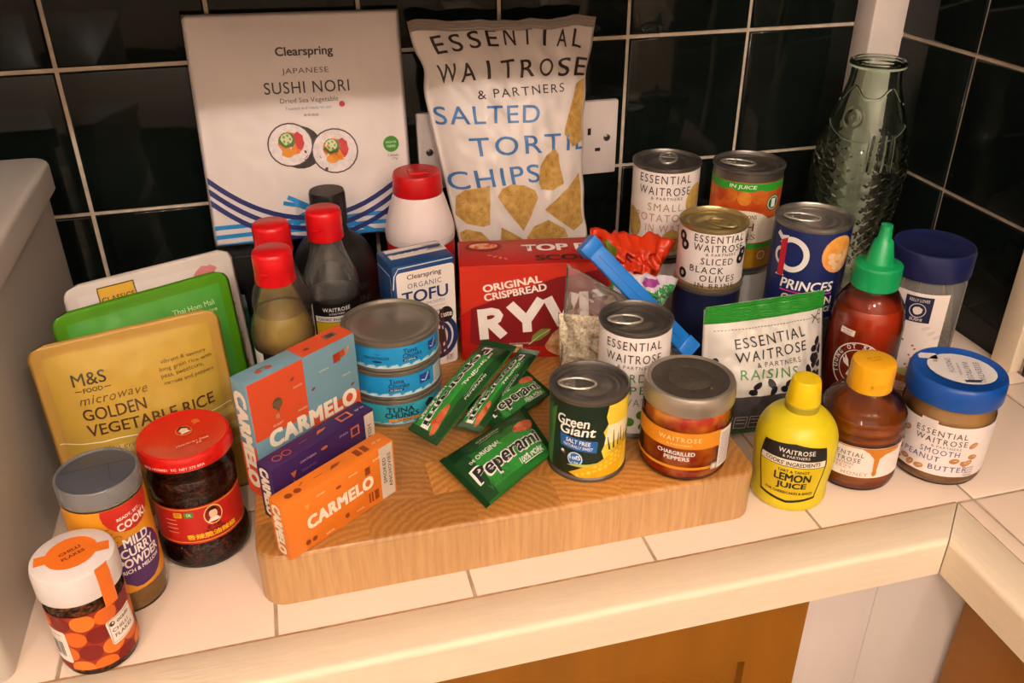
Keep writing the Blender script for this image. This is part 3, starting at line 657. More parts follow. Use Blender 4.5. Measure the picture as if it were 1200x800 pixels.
# chilli flakes jar
x, y = .0375, -.4755
t = thing('spice_jar', 'small chilli flakes jar with a white lid and orange sticker', 'spice jar', (x, y, 0))
jp = [(0, .001), (.021, 0), (.0242, .002), (.0252, .006), (.0252, .06), (.024, .064), (.0235, .069)]
lathe('glass', jp, GLASS, t); lathe('chilli_flakes', solid(jp, .058), mat('#2c0c06', .6, col2='#b0602a', scale=330, detail=2, ramp=(.4, .72), bump=.5, bscale=330), t)
ld = lathe('lid', [(.0245, .0672), (.0268, .0674), (.0272, .069), (.0272, .084), (.0262, .0882), (.024, .0895), (0, .0898)], mat('#ded6d4', .32), t)
a = math.atan2(CAM.y-y, CAM.x-x)+PI/2; ex = V((math.cos(a+.25), math.sin(a+.25), 0)); ey = V((-ex.y, ex.x, 0))
OS = mat('#e8741e', .4)
d = Dec(lambda u, v, h: ex*u/1000+ey*v/1000+V((0, 0, .0898-.0003*(u*u+v*v)/560+h/1000)), 5, 5)
d.ell(0, 1, 33, 31, OS, 1).rect(0, 0, 46, 9, OS, 1, -25).text('CHILLI', 0, 3, 14, 3, '#4a1c0c', 3, .02).text('FLAKES', 0, -2.5, 15, 3, '#4a1c0c', 3, .02).build(ld, 'sticker')
Dec(wrap([(.0272, .05), (.0272, .084), (.0262, .0882)], x, y, 30), 4, 4).rect(0, 74, 10, 34, OS, 1).build(ld, 'sticker_tail')
LR = mat('#a03018', .4, noise_=.05)
lab = band('label', jp, .008, .057, LR, t, x, y, 0, 150, h=.0004)
d = Dec(wrap(jp, x, y, 0), 4, clip=(-64, 64, 8.3, 56.8))
for r_ in range(4):
    for q in range(-5, 6):
        d.ell(q*15+(r_ % 2)*7.5, 10+r_*13.5, 15.4, 14, ('#d8681c', '#7c1814', '#e07a28')[(q+r_*2) % 3], 5)
d.rect(17, 34, 22, 22, '#efe6de', 7, 4, 2).frame(17, 34, 20, 20, .4, '#a08a80', 8)
d.ell(9.5, 40.5, 4, 4, '#3a2420', 8).ell(10, 41, 1.6, 1.6, '#efe6de', 9).text('ocado', 18.5, 40.5, 11, 3.4, '#3a2420', 8, .03).text('CHILLI', 15, 34.5, 13, 3, '#5a4038', 8, .02).text('FLAKES', 17, 29.5, 15, 3, '#5a4038', 8, .02)
d.rect(-30, 29, 19, 29, '#efe6de', 7, 0, 2).barcode(-30, 26, 13, 19, 8).text('best before', -30, 40, 12, 1.6, '#5a4038', 8)
d.build(lab)

# red-capped sauce bottles
def sauce(x, y, label, liquid, fill, lab_):
    t = thing('sauce_bottle', label, 'bottle', (x, y, BT), 0, 'red capped sauce bottles')
    jp = smooth_prof([(0, .001), (.021, 0), (.0252, .003), (.0258, .01), (.0258, .064), (.0268, .071), (.0272, .079), (.0248, .091), (.0196, .104), (.0158, .116), (.0142, .123), (.0135, .13)], 4)
    lathe('glass', jp, film((.98, .99, .97), 1.5, .04, .03), t)
    if liquid: lathe('sauce', solid(jp, fill, .0016), liquid, t)
    RC = mat('#d01018', .3)
    cap = lathe('cap', [(.0142, .1265), (.0168, .1265), (.0172, .128), (.0166, .138), (.0168, .139), (.0168, .151), (.0158, .154), (.0145, .155), (0, .155)], RC, t, 40)
    a = math.atan2(CAM.y-y, CAM.x-x)-.5
    o = bmo('thumb_tab', box_bm(-.0035, .0035, -.0012, .0012, -.0008, .0012, .0004), RC, cap); o.location = (.0172*math.cos(a), .0172*math.sin(a), .1385); o.rotation_euler = (0, 0, a+PI/2)
    lab = band('label', jp, .016, .068, mat('#17120f', .4), t, x, y, 0, 95, h=.0004)
    d = Dec(wrap(jp, x, y, 5), 4)
    d.text('WAITROSE', 0, 62, 28, 4, '#ece6e0', 5, .02, 0, 1.1).text('& PARTNERS', 0, 57.6, 16, 1.9, '#ece6e0', 5)
    d.rect(0, 52, 46, 6, '#ece6e0', 5).text("COOKS' INGREDIENTS", 0, 52, 40, 2.9, '#2a2220', 6, .03).rect(0, 33, 46, 31, lab_, 5).text('SAUCE', 0, 38, 26, 6, '#2a2220', 6, .04)
    d.rect(-34, 42, 17, 50, '#e2dad6', 5); d.build(lab)
OILM = mat('#7a4a10', .1, col2='#a8802c', scale=14, trans=.5, ior=1.2)
sauce(.1862, -.266, 'red capped glass bottle of amber oil with black label', film((.95, .8, .4), haze=.42, hc=(.62, .42, .07)), .098, '#c8a030')
sauce(.1868, -.205, 'red capped bottle hidden behind the amber oil bottle', film((.8, .5, .3), haze=.2, hc=(.2, .08, .03)), .09, '#b03018')
sauce(.2345, -.182, 'red capped clear bottle with black and yellow label, beside the tuna tins', film((.92, .9, .86), haze=.08), .07, '#e0b81c')
# black bottle
x, y = .243, -.1025
t = thing('black_bottle', 'matt black bottle with broad shoulders behind the red capped bottles', 'bottle', (x, y, 0)); BK = mat('#151312', .45, noise_=.1, scale=40, bump=.05)
jp = smooth_prof([(0, 0), (.04, 0), (.044, .004), (.0445, .09), (.042, .115), (.034, .133), (.022, .143), (.017, .15), (.016, .16)], 4)
lathe('body', jp, BK, t); lathe('cap', [(.0165, .156), (.0178, .156), (.0182, .158), (.0182, .188), (.0172, .191), (0, .1915)], mat('#1b1918', .35), t, 36)
d = Dec(wrap(jp, x, y, 22), 5); d.text('CLASSIC', 6, 98, 30, 6, '#4a3c36', 1, .02).text('FINI', 10, 84, 18, 7, '#5a4a40', 1, .0).text('BALSAMICO', 6, 74, 30, 4, '#4a3c36', 1).build(t)
# white and red shaker bottle
x, y = .3365, -.096
t = thing('salt_bottle', 'white plastic bottle with red cap and red base behind the blue carton', 'bottle', (x, y, 0))
lathe('base_sleeve', [(0, .001), (.033, 0), (.0355, .003), (.0362, .01), (.0362, .126), (.0358, .1275)], mat('#b8141c', .35), t)
lathe('body', smooth_prof([(.0358, .127), (.0368, .129), (.0368, .138), (.0355, .146), (.0315, .16), (.0275, .173), (.0255, .178), (.0235, .179)], 4), mat('#e6d6d4', .38), t)
lathe('seam_ring', [(.0366, .1335), (.0372, .1345), (.0366, .1355)], mat('#d8c8c6', .4), t)
cp = lathe('cap', [(.0245, .1775), (.0258, .178), (.0262, .18), (.0252, .197), (.024, .2), (.021, .2005), (0, .2)], mat('#c01016', .32), t, 40)
box('flap', -.010, .010, -.012, .004, .2, .2022, mat('#c01016', .32), cp, .001)

# sriracha style bottle
x, y = .7255, -.3375
t = thing('chilli_sauce_bottle', 'clear bottle of red chilli sauce with a green nozzle cap', 'bottle', (x, y, 0))
jp = smooth_prof([(0, .001), (.03, 0), (.0335, .004), (.034, .015), (.034, .085), (.0335, .1), (.0305, .115), (.024, .127), (.019, .132), (.0185, .14)], 4)
lathe('clear_bottle', jp, film((.97, .95, .93)), t)
lathe('chilli_sauce', solid(jp, .116, .0015), mat('#b03410', .3, noise_=.12, scale=40, coat=.6), t)
GN = mat('#0e9a58', .32)
lathe('cap', smooth_prof([(.019, .134), (.0212, .134), (.0215, .136), (.0215, .153), (.0205, .156), (.013, .158)], 2)+[(.0125, .159), (.0085, .178), (.0062, .18), (.0052, .1935), (.003, .194), (0, .194)], GN, t, 72, f=lambda r, z, a: r*(1+(.014*math.cos(36*a) if .136 < z < .154 else 0)), sharp=60)
d = Dec(wrap(jp, x, y, -4), 4); WT = '#e6d8d0'
d.ring(2, 62, 46, 52, 1.2, WT, 3, 40).ring(2, 62, 32, 37, .8, WT, 3, 40)
for k, ch in enumerate('TUONG OT SRIRACHA'):
    if ch == ' ': continue
    an = 205-k*14.2; d.text(ch, 2+19.6*math.cos(math.radians(an)), 62+22*math.sin(math.radians(an)), 3.2, 4.4, WT, 4, .04, 0, 1, an-90)
for pts in ([(-6, 52), (2, 50), (8, 54), (10, 62), (6, 68), (4, 74), (0, 76), (-2, 72), (1, 66), (-3, 62)], [(-4, 60), (-10, 64), (-12, 70), (-9, 68), (-10, 74), (-6, 68)], [(-1, 76), (1, 80), (3, 76)], [(3, 74), (7, 73), (4, 71)], [(0, 51), (-2, 45), (2, 45), (3, 51)], [(5, 52), (6, 45), (9, 45), (7, 53)]): d.poly(pts, WT, 4)
d.rect(-12, 96, 14, 6, WT, 3, -5).text('FLYING', -12, 97, 9, 1.6, '#7c1408', 4).text('GOOSE', -12, 94.4, 8, 1.6, '#7c1408', 4).text('SRIRACHA', 2, 30, 34, 5, WT, 4, .02).text('HOT CHILLI SAUCE', 2, 22, 36, 3, WT, 4)
d.build(t)

# fried onion shaker
x, y = .801, -.3165
t = thing('onion_shaker', 'clear tub of fried onions with a navy lid and white label', 'spice jar', (x, y, 0))
jp = [(0, .001), (.033, 0), (.036, .002), (.0365, .006), (.0365, .126), (.034, .13), (.034, .136)]
lathe('clear_tub', jp, film((.97, .97, .95), haze=.13), t); lathe('fried_onions', solid(jp, .05, .002), mat('#a8804a', .8, col2='#d8b078', scale=220, detail=2, bump=.8, bscale=220), t, f=lambda r, z, a: r)
ld = lathe('lid', [(.0345, .131), (.0375, .1315), (.038, .133), (.038, .154), (.0372, .157), (.0355, .158), (.0345, .1575), (0, .158)], mat('#18204e', .38, bump=.03), t)
a = math.atan2(CAM.y-y, CAM.x-x)+PI/2; ex = V((math.cos(a), math.sin(a), 0)); ey = V((-ex.y, ex.x, 0))
d = Dec(lambda u, v, h: ex*u/1000+ey*v/1000+V((0, 0, .158+h/1000)))
d.line([(-24, 22), (33, 5)], 1, '#0c1230', 1).line([(-10, -31), (8, -32.4), (22, -26)], .9, '#0c1230', 1); d.build(ld, 'flap_seam')
lab = band('label', jp, .012, .12, mat('#e9dcd4', .45), t, x, y, -6, 47, h=.0004)
d = Dec(wrap(jp, x, y, -6), 5); NB = '#161c3e'
d.rect(3, 103, 25, 27, NB, 5).ring(3, 102, 15, 15, .7, WT, 6).text('KELLY LOVES', 3, 112.6, 18, 3, WT, 6, .02).text('SUSHI', 3, 92.6, 11, 3, WT, 6, .02).blob(3, 102, 10, 9, WT, 6, 0, 2)
d.poly([(-22, 40), (-18, 40), (-16, 66), (-18, 74), (-22, 66)], '#18161c', 5).ell(-18, 78, 6, 5, '#18161c', 5).line([(-17, 70), (-8, 71), (-3, 68)], 1.4, '#18161c', 5)
for k in range(8): d.blob(6+(k % 3)*3-k*.4, 64-k*3.6, 3, 2.2, '#b8602c', 5, k*40, k)
d.ell(8, 30, 26, 17, '#8a4a22', 5).ell(8, 34, 25, 9, '#c8d080', 6).poly([(-5, 32), (21, 32), (18, 22), (-2, 22)], mat('#a8521e', .5, col2='#d89048', scale=120), 6)
d.text('CRISPY', 1, 19.5, 20, 3.4, '#c88a78', 6, .02).text('FRIED ONIONS', 1, 15, 36, 4.2, '#c88a78', 6, .03)
for q in range(3): d.ell(14+q*6, 84-q*5, 8, 4, '#d8ccc6', 5, 20)
d.build(lab)

# peanut butter
x, y = .7455, -.4415
t = thing('peanut_butter_jar', 'peanut butter jar with a bright blue lid and white label', 'jar', (x, y, 0))
jp = smooth_prof([(0, .001), (.032, 0), (.037, .004), (.0385, .012), (.0385, .06), (.0375, .068), (.0355, .0745), (.0345, .08)], 4)
lathe('clear_jar', jp, GLASS, t); lathe('peanut_butter', solid(jp, .0755, .0012), mat('#a87c48', .4, noise_=.12, scale=50), t)
ld = lathe('lid', [(.037, .0785), (.0397, .0788), (.0402, .0805), (.0398, .0955), (.0388, .0985), (.0372, .0995), (.0355, .0992), (.0345, .0985), (0, .0987)], mat('#0b4aa0', .34, bump=.02), t, 72)
a = math.atan2(CAM.y-y, CAM.x-x)+PI/2; ex = V((math.cos(a), math.sin(a), 0)); ey = V((-ex.y, ex.x, 0))
d = Dec(lambda u, v, h: ex*u/1000+ey*v/1000+V((0, 0, .0987+h/1000)))
d.ell(2, 1, 56, 50, '#d9d4d6', 4).rect(-27, 10, 16, 10, '#d9d4d6', 4, 20).text('ESSENTIAL', 16, 1, 34, 5, '#4a4a56', 6, 0, 0, 1.2, -72).text('WAITROSE', 7, -1, 32, 5, '#4a4a56', 6, 0, 0, 1.2, -72).text('& PARTNERS', 0, -1, 20, 2, '#4a4a56', 6, 0, 0, 1, -72).text('SMOOTH', -8, 2, 24, 5, '#4a4a56', 6, 0, 0, 1.2, -72)
d.poly([(6, -18), (20, -10), (18, -16), (8, -21)], '#2c3450', 6).ell(-20, 4, 4, 4, '#c88a80', 5); d.build(ld, 'lid_sticker')
lab = band('label', jp, .012, .063, mat('#e9dedb', .42), t, x, y, 0, 85, h=.0004)
d = Dec(wrap(jp, x, y, 2), 5)
essential(d, [('ESSENTIAL', 0, 54.5, 42, 5.6, K), ('WAITROSE', 1, 47, 42, 5.6, K), ('& PARTNERS', 6, 41.6, 24, 2.2, '#6a5c58')])
for s, u, v, w_ in (('SMOOTH', 2, 36, 32), ('PEANUT', -12, 28.5, 30), ('BUTTER', 12, 20, 32)): d.text(s, u, v, w_, 5.4, '#3f4688', 6, 0, 0, 1.2)
PN = mat('#b98450', .5, noise_=.2, scale=200)
for k, (u, v, r_) in enumerate(((-30, 48, 40), (-34, 36, -20), (-33, 26, 60), (-26, 20, 10), (-20, 17, 60), (-12, 17, 20), (15, 29, 10), (27, 27, 30), (30, 33, -10), (28, 45, 30), (-34, 16, 0), (24, 26, -30))): d.ell(u, v, 8.4, 5.4, PN, 5, r_).ell(u+1, v+.6, 4, 1.2, '#d8ac7a', 6, r_)
d.rect(30, 18, 10, 12, '#ded2ce', 6)
for q in range(4): d.rect(30, 14+q*2.6, 8, .7, '#8a7e7a', 7)
d.rect(-12, 62, 14, 8, '#dcd2cf', 5); d.build(lab)

# honey
x, y = .6678, -.4295
t = thing('honey_bottle', 'squeezy amber honey bottle with a yellow cap', 'bottle', (x, y, 0))
jp = smooth_prof([(0, .001), (.031, 0), (.0355, .004), (.0365, .01), (.036, .018), (.0358, .045), (.0368, .05), (.0364, .055), (.0368, .059), (.0355, .064), (.0352, .068), (.0325, .072), (.031, .076), (.026, .081), (.021, .086), (.0185, .089), (.0182, .094)], 3)
lathe('clear_bottle', jp, film((.98, .94, .9), rough=.02), t); lathe('honey', solid(jp, .068, .0014), mat('#84400a', .18, noise_=.12, scale=20, coat=.5, col2='#a8580f'), t)
HL = mat('#e8a818', .32)
cp = lathe('cap', [(.0178, .088), (.0186, .0882), (.0188, .09), (.0184, .11), (.0174, .1132), (.0155, .114), (0, .114)], HL, t, 40)
a = math.atan2(CAM.y-y, CAM.x-x)+.45; o = bmo('thumb_lip', box_bm(-.006, .006, -.002, .0014, -.001, .001, .0005), HL, cp); o.location = (.0186*math.cos(a), .0186*math.sin(a), .098); o.rotation_euler = (0, 0, a+PI/2)
Dec(lambda u, v, h: V((u/1000, v/1000, .114+h/1000))).text('BBE 10 23', 0, 2, 13, 2.2, '#8a6a20', 1).text('L2094', 0, -2, 9, 2.2, '#8a6a20', 1).build(cp, 'stamp')
lab = band('label', jp, .016, .047, mat('#eadfda', .42), t, x, y, 0, 80, h=.0005)
d = Dec(wrap(jp, x, y, -3), 4, clip=(-60, 48, 16.3, 46.6))
essential(d, [('ESSENTIAL', -6, 39, 34, 4.4, K), ('WAITROSE', -8, 33, 34, 4.4, K), ('& PARTNERS', -6, 28.8, 20, 1.9, '#6a5c58'), ('SQUEEZY', -10, 24.8, 26, 3.8, '#c08a4a'), ('HONEY', 6, 19.4, 22, 3.8, '#c08a4a')])
HD = mat('#c87a1c', .3); d.poly([(6, 47), (44, 47), (44, 42), (30, 40), (25, 36), (24, 22), (22.4, 19), (20.8, 22), (20, 36), (15, 42)], HD, 6).ell(22.4, 21, 4.4, 6, HD, 7).line([(-45, 46.2), (48, 46.2)], 1.2, HD, 6)
d.build(lab)

# lemon juice
x, y = .5957, -.4425
t = thing('lemon_juice_bottle', 'yellow squeezy lemon juice bottle standing beside the chopping board', 'bottle', (x, y, 0)); YL = mat('#d8c61a', .36, noise_=.04, scale=10); YC = mat('#e6c40c', .34)
jp = smooth_prof([(0, .001), (.027, 0), (.0312, .003), (.032, .009), (.0313, .016), (.0318, .022), (.0335, .04), (.0338, .055), (.032, .068), (.026, .0785), (.018, .0845), (.0135, .087)], 4)
lathe('body', jp, YL, t); lathe('neck', [(.0138, .0865), (.0142, .088), (.0142, .0925), (.0132, .0935)], mat('#a89a2a', .4), t, 36)
lathe('cap', [(.0128, .093), (.014, .0934), (.0141, .095), (.0118, .113), (.0108, .1148), (.0085, .1152), (0, .1145)], YC, t, 36)
d = Dec(wrap(jp, x, y, 2), 3, 4, clip=(-40, 40, 0, 90)); BKK = '#1c1814'
d.poly([(-28, 66), (0, 70), (28, 66), (30, 50), (26, 14), (0, 10), (-26, 14), (-30, 50)], BKK, 2).poly([(-28, 54), (0, 55.5), (28, 54), (28.4, 48), (0, 49), (-28.4, 48)], '#e8e0d0', 3).poly([(-28.2, 47.4), (0, 48.4), (28.2, 47.4), (24.6, 16), (0, 12.4), (-24.6, 16)], '#d6bc10', 3)
d.text('WAITROSE', 2, 63, 30, 4, '#e8e0d8', 5, .02, 0, 1.1).text('& PARTNERS', 2, 58.4, 22, 2.4, '#e8e0d8', 5).text("COOKS' INGREDIENTS", 0, 51.8, 46, 3.8, '#2a2418', 5, .03)
d.text('TART & TANGY', 2, 44, 26, 2.6, '#2a2418', 5, .04).text('LEMON', 2, 37.4, 30, 7.6, '#201a10', 5, .06).text('JUICE', 2, 28, 25, 7.6, '#201a10', 5, .06).text('FOR CHEESECAKES & BAKES', 1, 20.6, 42, 2.8, '#2a2418', 5, .04)
d.build(t, 'printed_label')

# fish-shaped glass carafe
x, y = .868, -.090
t = thing('fish_carafe', 'green glass carafe shaped like a fish, standing in the tiled corner', 'carafe', (x, y, 0))
GG_ = bpy.data.materials.new('green_glass'); GG_.use_nodes = True; b_ = GG_.node_tree.nodes['Principled BSDF']
b_.inputs['Base Color'].default_value = (.88, .98, .89, 1); b_.inputs['Roughness'].default_value = .04; b_.inputs['Transmission Weight'].default_value = 1; b_.inputs['IOR'].default_value = 1.4
cp_ = smooth_prof([(.034, 0), (.038, .003), (.037, .012), (.034, .03), (.034, .05), (.040, .075), (.047, .105), (.0505, .135), (.0505, .16), (.047, .19), (.040, .218), (.033, .24), (.029, .256), (.028, .27), (.0285, .276)], 6)
fa = math.atan2(CAM.y-y, CAM.x-x)
def relief(r, z, a):
    a = (a-fa+PI) % (2*PI)-PI; h = 0
    if .05 < z < .2 and not (.165 < z and .12 < a < .88):
        pit, rw, rho = .0157, .0079, .0104
        for k in range(int((z+rho)/rw), int(z/rw)-1, -1):
            zk = k*rw; du = ((a*.05/pit+.5*(k % 2)+.5) % 1-.5)*pit
            if zk < .205 and du*du+(z-zk)**2 < rho*rho:
                h = .0002+.0026*max(0, (zk-z)/rho+.25)*min(1, (z-.05)/.01); break
    if .018 < z < .05: h += .0006*math.sin(a*22)
    if .165 < z < .205 and .15 < a < .85: h += .0016*max(0, math.sin((a-.15)*26+(z-.165)*-40))
    if .2 < z < .24:
        q = math.hypot((a+.42)*.04, z-.222); h +=   .0018*max(0, math.cos(q/.003*PI/1.6)) if q < .0125 else 0
    return r+h
def tailored(zs, n): return [(prad(cp_, z), z) for z in [zs[0]+(zs[1]-zs[0])*k/n for k in range(n+1)]]
outer = [(0, .0)]+[(.034, 0)]+tailored((.003, .2759), 240)
inner = [(prad(cp_, z)-.0035, z) for z in [.274-(.274-.01)*k/60 for k in range(61)]]+[(0, .009)]
lathe('glass', outer+[(.0278, .2775), (.026, .2765)]+inner, GG_, t, 240, f=lambda r, z, a: relief(r, z, a) if (r > prad(cp_, min(max(z, .003), .2759))-.001 and .004 < z < .2755) else r, sharp=180)
lathe('rim', [(.028, .272), (.0305, .273), (.0315, .2765), (.0305, .2795), (.0285, .2805), (.0265, .279), (.026, .275)], GG_, t, 64)
mp_ = []
for k in range(25):
    a = fa-1.25+2.5*k/24; z = .254-.016*math.cos((k/24-.5)*PI*2.2)**2+.004*math.cos((k/24-.5)*PI*6); r = prad(cp_, z)+.0006; mp_.append((r*math.cos(a), r*math.sin(a), z))
tube('mouth_ridge', mp_, .0016, GG_, t, 8)
gl = []
for k in range(25):
    a = fa-1.3+2.6*k/24; z = .212-.016*math.cos((k/24-.5)*PI); r = prad(cp_, z)+.0004; gl.append((r*math.cos(a), r*math.sin(a), z))
tube('gill_ridge', gl, .0012, GG_, t, 8)

# ------------------------------------------------------------------ cartons
def carton(name, label, x, y, z0, yaw, W, D, H, m, group=None, bev=.0008, cat='box'):
    t = thing(name, label, cat, (x, y, z0), yaw, group); b = box('carton', -W/2, W/2, 0, D, 0, H, m, t, bev)
    fr = Dec(face((-W/2, 0, 0), (1, 0, 0), (0, 0, 1))); lf = Dec(face((-W/2, D, 0), (0, -1, 0), (0, 0, 1))); tp = Dec(face((-W/2, 0, H), (1, 0, 0), (0, 1, 0)))
    rg = Dec(face((W/2, 0, 0), (0, 1, 0), (0, 0, 1)))
    return t, b, fr, lf, tp, rg
CR = '#efe4cf'; ORG = '#d2502a'; BLU = '#6f97a8'
gb = 'boxes of tinned fish on the board'
W, D, H = .1045, .0203, .105
t, b, fr, lf, tp, rg = carton('fish_carton', 'square orange and grey-blue checked carton of tinned fish', .2004, -.3668, BT, .6186, W, D, H, mat(BLU, .45), gb)
fr.rect(26, 79, 51, 51.5, ORG, 1).rect(78.2, 26.2, 51.6, 51.6, ORG, 1).text('CARMELO', 56, 49, 86, 14, CR, 3, .09, 0, 1.1)
fr.ell(24, 78, 9, 10, '#5a4a40', 3).poly([(19, 80), (29, 80), (24, 70)], '#6a5a3c', 4).rect(22.6, 67, 3, 4, '#b89060', 4).poly([(82, 88), (93, 90), (92, 96), (86, 95)], '#b84a20', 3).rect(84, 91, 7, 8, '#a03a18', 4).line([(93, 90), (97, 96)], 2, '#d87a3a', 4)
for s, u, v in (('OREGANO', 44, 84), ('SPAIN', 70, 86), ('ESP', 22, 60), ('SEA', 92, 72), ('MADRID', 46, 62)): fr.text(s, u, v, 9, 1.8, '#cfc0a4', 3, .02)
for u, v in ((58, 74), (14, 48), (97, 60), (40, 92)): fr.blob(u, v, 5, 2.6, '#7a4a34', 3, 20, 3)
lf.rect(10.1, 24, 20.3, 48, ORG, 1).text('CARMELO', 10.1, 52, 86, 13, CR, 3, .12, 0, 1.05, -90)
tp.rect(78.2, 10.1, 51.6, 20, ORG, 1).ell(18, 9, 6, 5, '#b05030', 3).ell(27, 9, 6, 5, '#b05030', 3).line([(18, 12), (27, 12)], .8, '#5a4a40', 3).rect(88, 11, 12, 7, '#7a6858', 3).rect(88, 11, 7, 5, '#4a3c34', 4).blob(62, 8, 6, 3, '#6a3a24', 3)
for dd, n_ in ((fr, 'front_print'), (lf, 'side_print'), (tp, 'top_print')): dd.build(b, n_)
W, D, H = .1035, .0175, .0504
t, b, fr, lf, tp, rg = carton('fish_carton', 'long purple carton of tinned fish between two orange cartons', .2089, -.3985, BT, .65, W, D, H, mat('#3a2158', .45), gb)
OP = '#c86a34'
tp.ring(12, 8, 8, 7, .8, OP, 3).ring(21, 8, 8, 7, .8, OP, 3).line([(34, 9), (42, 9)], .6, '#8a7090', 3).poly([(50, 7), (58, 8), (62, 10), (54, 11)], OP, 3).rect(80, 9, 13, 8, OP, 3).rect(80, 9, 9, 5, '#3a2158', 4).text('ESP  SEA', 96, 8, 9, 2, '#d8c8d0', 3)
fr.poly([(16, 38), (22, 38), (19, 32)], OP, 3).rect(18.6, 28, .9, 5, OP, 3).text('CANTABRIA', 34, 42, 16, 2, '#c8b0c0', 3, .02).text('FISHING', 34, 34, 14, 2, '#8a7090', 3).blob(50, 42, 8, 3, OP, 3).text('SPAIN', 70, 43, 9, 2, '#c8b0c0', 3).rect(82, 40, 9, 9, OP, 3).rect(82, 40, 6, 6, '#3a2158', 4).rect(97.5, 25, 10, 47, '#cdbfae', 3).text('CARMELO', 52, 16, 60, 10, CR, 3, .05).text('FISH', 97, 32, 12, 4, '#3a2a28', 4, 0, 0, 1, 90)
lf.text('CARMELO', 8.7, 26, 43, 9, CR, 3, .12, 0, 1.05, -90)
for dd, n_ in ((fr, 'front_print'), (lf, 'side_print'), (tp, 'top_print')): dd.build(b, n_)
W, D, H = .1038, .0173, .0495
t, b, fr, lf, tp, rg = carton('fish_carton', 'long bright orange carton of smoked anchovies at the board edge', .2171, -.4435, BT, .6117, W, D, H, mat('#e07a22', .45), gb)
BR = '#8a3c14'
fr.rect(95, 25, 13.5, 48.5, '#cdbfae', 2).text('SMOKED', 92.5, 27, 24, 3.2, '#4a3a30', 4, .02, 0, 1.1, 90).text('ANCHOVIES', 97.8, 25, 32, 3.2, '#4a3a30', 4, .02, 0, 1.1, 90).text('CARMELO', 49, 24, 62, 10.5, CR, 3, .09, 0, 1.1, 2)
for q in (0, 1): fr.ell(16+q*6, 7, 4.4, 4.4, BR, 3)
fr.rect(80, 10, 10, 9, BR, 3).rect(80, 10, 1.4, 9, '#e07a22', 4).rect(77, 10, 1, 9, '#e07a22', 4).rect(76, 36, 5, 7, BR, 3).blob(53, 8, 5, 5, BR, 3).blob(48, 38, 6, 3, BR, 3).poly([(17, 40), (22, 40), (19.5, 35)], '#d8a030', 3)
for s, u, v in (('CANTABRIA', 32, 42), ('SPAIN', 62, 41), ('OIL', 66, 6), ('SEA', 36, 4), ('ESP', 86, 42)): fr.text(s, u, v, 8, 1.7, '#f4d8a8', 3, .02)
tp.ell(10, 7, 6, 5.4, BR, 3).ell(18, 7, 6, 5.4, BR, 3).line([(22, 10), (26, 12)], .8, BR, 3).line([(34, 9), (42, 9)], .6, BR, 3).poly([(48, 7), (56, 8), (60, 10), (52, 11)], BR, 3).rect(78, 8, 12, 8, BR, 3).rect(78, 8, 2, 8, '#e07a22', 4).text('ESP  SEA', 94, 8, 9, 2, '#f4d8a8', 3)
lf.text('CARMELO', 8.6, 25, 43, 8.5, CR, 3, .12, 0, 1.05, -90)
for dd, n_ in ((fr, 'front_print'), (lf, 'side_print'), (tp, 'top_print')): dd.build(b, n_)
# tofu
W, D, H = .0625, .0415, .1143; TB = '#143f74'
t, b, fr, lf, tp, rg = carton('tofu_carton', 'blue and white tofu carton beside the red crispbread box', .3176, -.235, BT, .2253, W, D, H, mat(TB, .35), None, .002)
PWH = '#e2d8d2'
fr.rect(32.5, 54, 58, 107, PWH, 1, 0, 4).text('Clearspring', 31, 101, 34, 6.4, '#6a4a48', 3, .03).text('ORGANIC', 31, 92.5, 34, 5.2, '#39406a', 3, 0, 0, 1.15).text('TOFU', 31, 81, 46, 12, '#1c2c60', 3, .03)
fr.text('FIRM & SMOOTH', 33, 71.4, 34, 3, '#7a8098', 3).text('ideal for stir fry and much more', 33, 66.6, 36, 2, '#8a90a0', 3).text('GREAT', 44, 61, 10, 2.4, '#7a8098', 3)
fr.ell(51, 55, 15, 17, '#1c1614', 3).text('taste', 51, 55, 12, 4.6, '#e8e0d8', 4, .03).ring(42, 32, 42, 48, 5, '#1c2c60', 2, 30, -90, 90).ring(42, 32, 28, 34, 4, '#1c2c60', 2, 30, -90, 90).ell(44, 32, 12, 18, '#3a2420', 2)
fr.poly([(44, 10), (47, 10), (45.6, 62), (44.4, 62)], '#4a2420', 5).poly([(49, 10), (51.6, 10), (47.6, 62), (46.6, 62)], '#5a2c28', 5).rect(53, 7, 8, 7, '#c8beb8', 3).text('17', 53, 7, 5, 4, '#5a4a48', 4)
tp.rect(34, 27, 56, 22, PWH, 1).rect(52, 27, 17, 13, '#b8aeaa', 3).rect(52, 27, 12, 8, '#6a5c58', 4)
for q in range(4): tp.rect(13+q*7, 27, 5, 5, '#5a4e4a', 3)
fr.line([(-0, 92), (1.6, 105), (6, 112), (60, 112.4)], 1, '#c8d0dc', 3)
lf.line([(38, 60), (38, 98), (36, 104), (4, 104)], 1.2, '#c8d0dc', 3)
for dd, n_ in ((fr, 'front_print'), (tp, 'top_print'), (lf, 'side_print')): dd.build(b, n_)
box('top_fold', -W/2+.003, W/2-.003, .026, .029, H, H+.0012, mat(TB, .35), b)
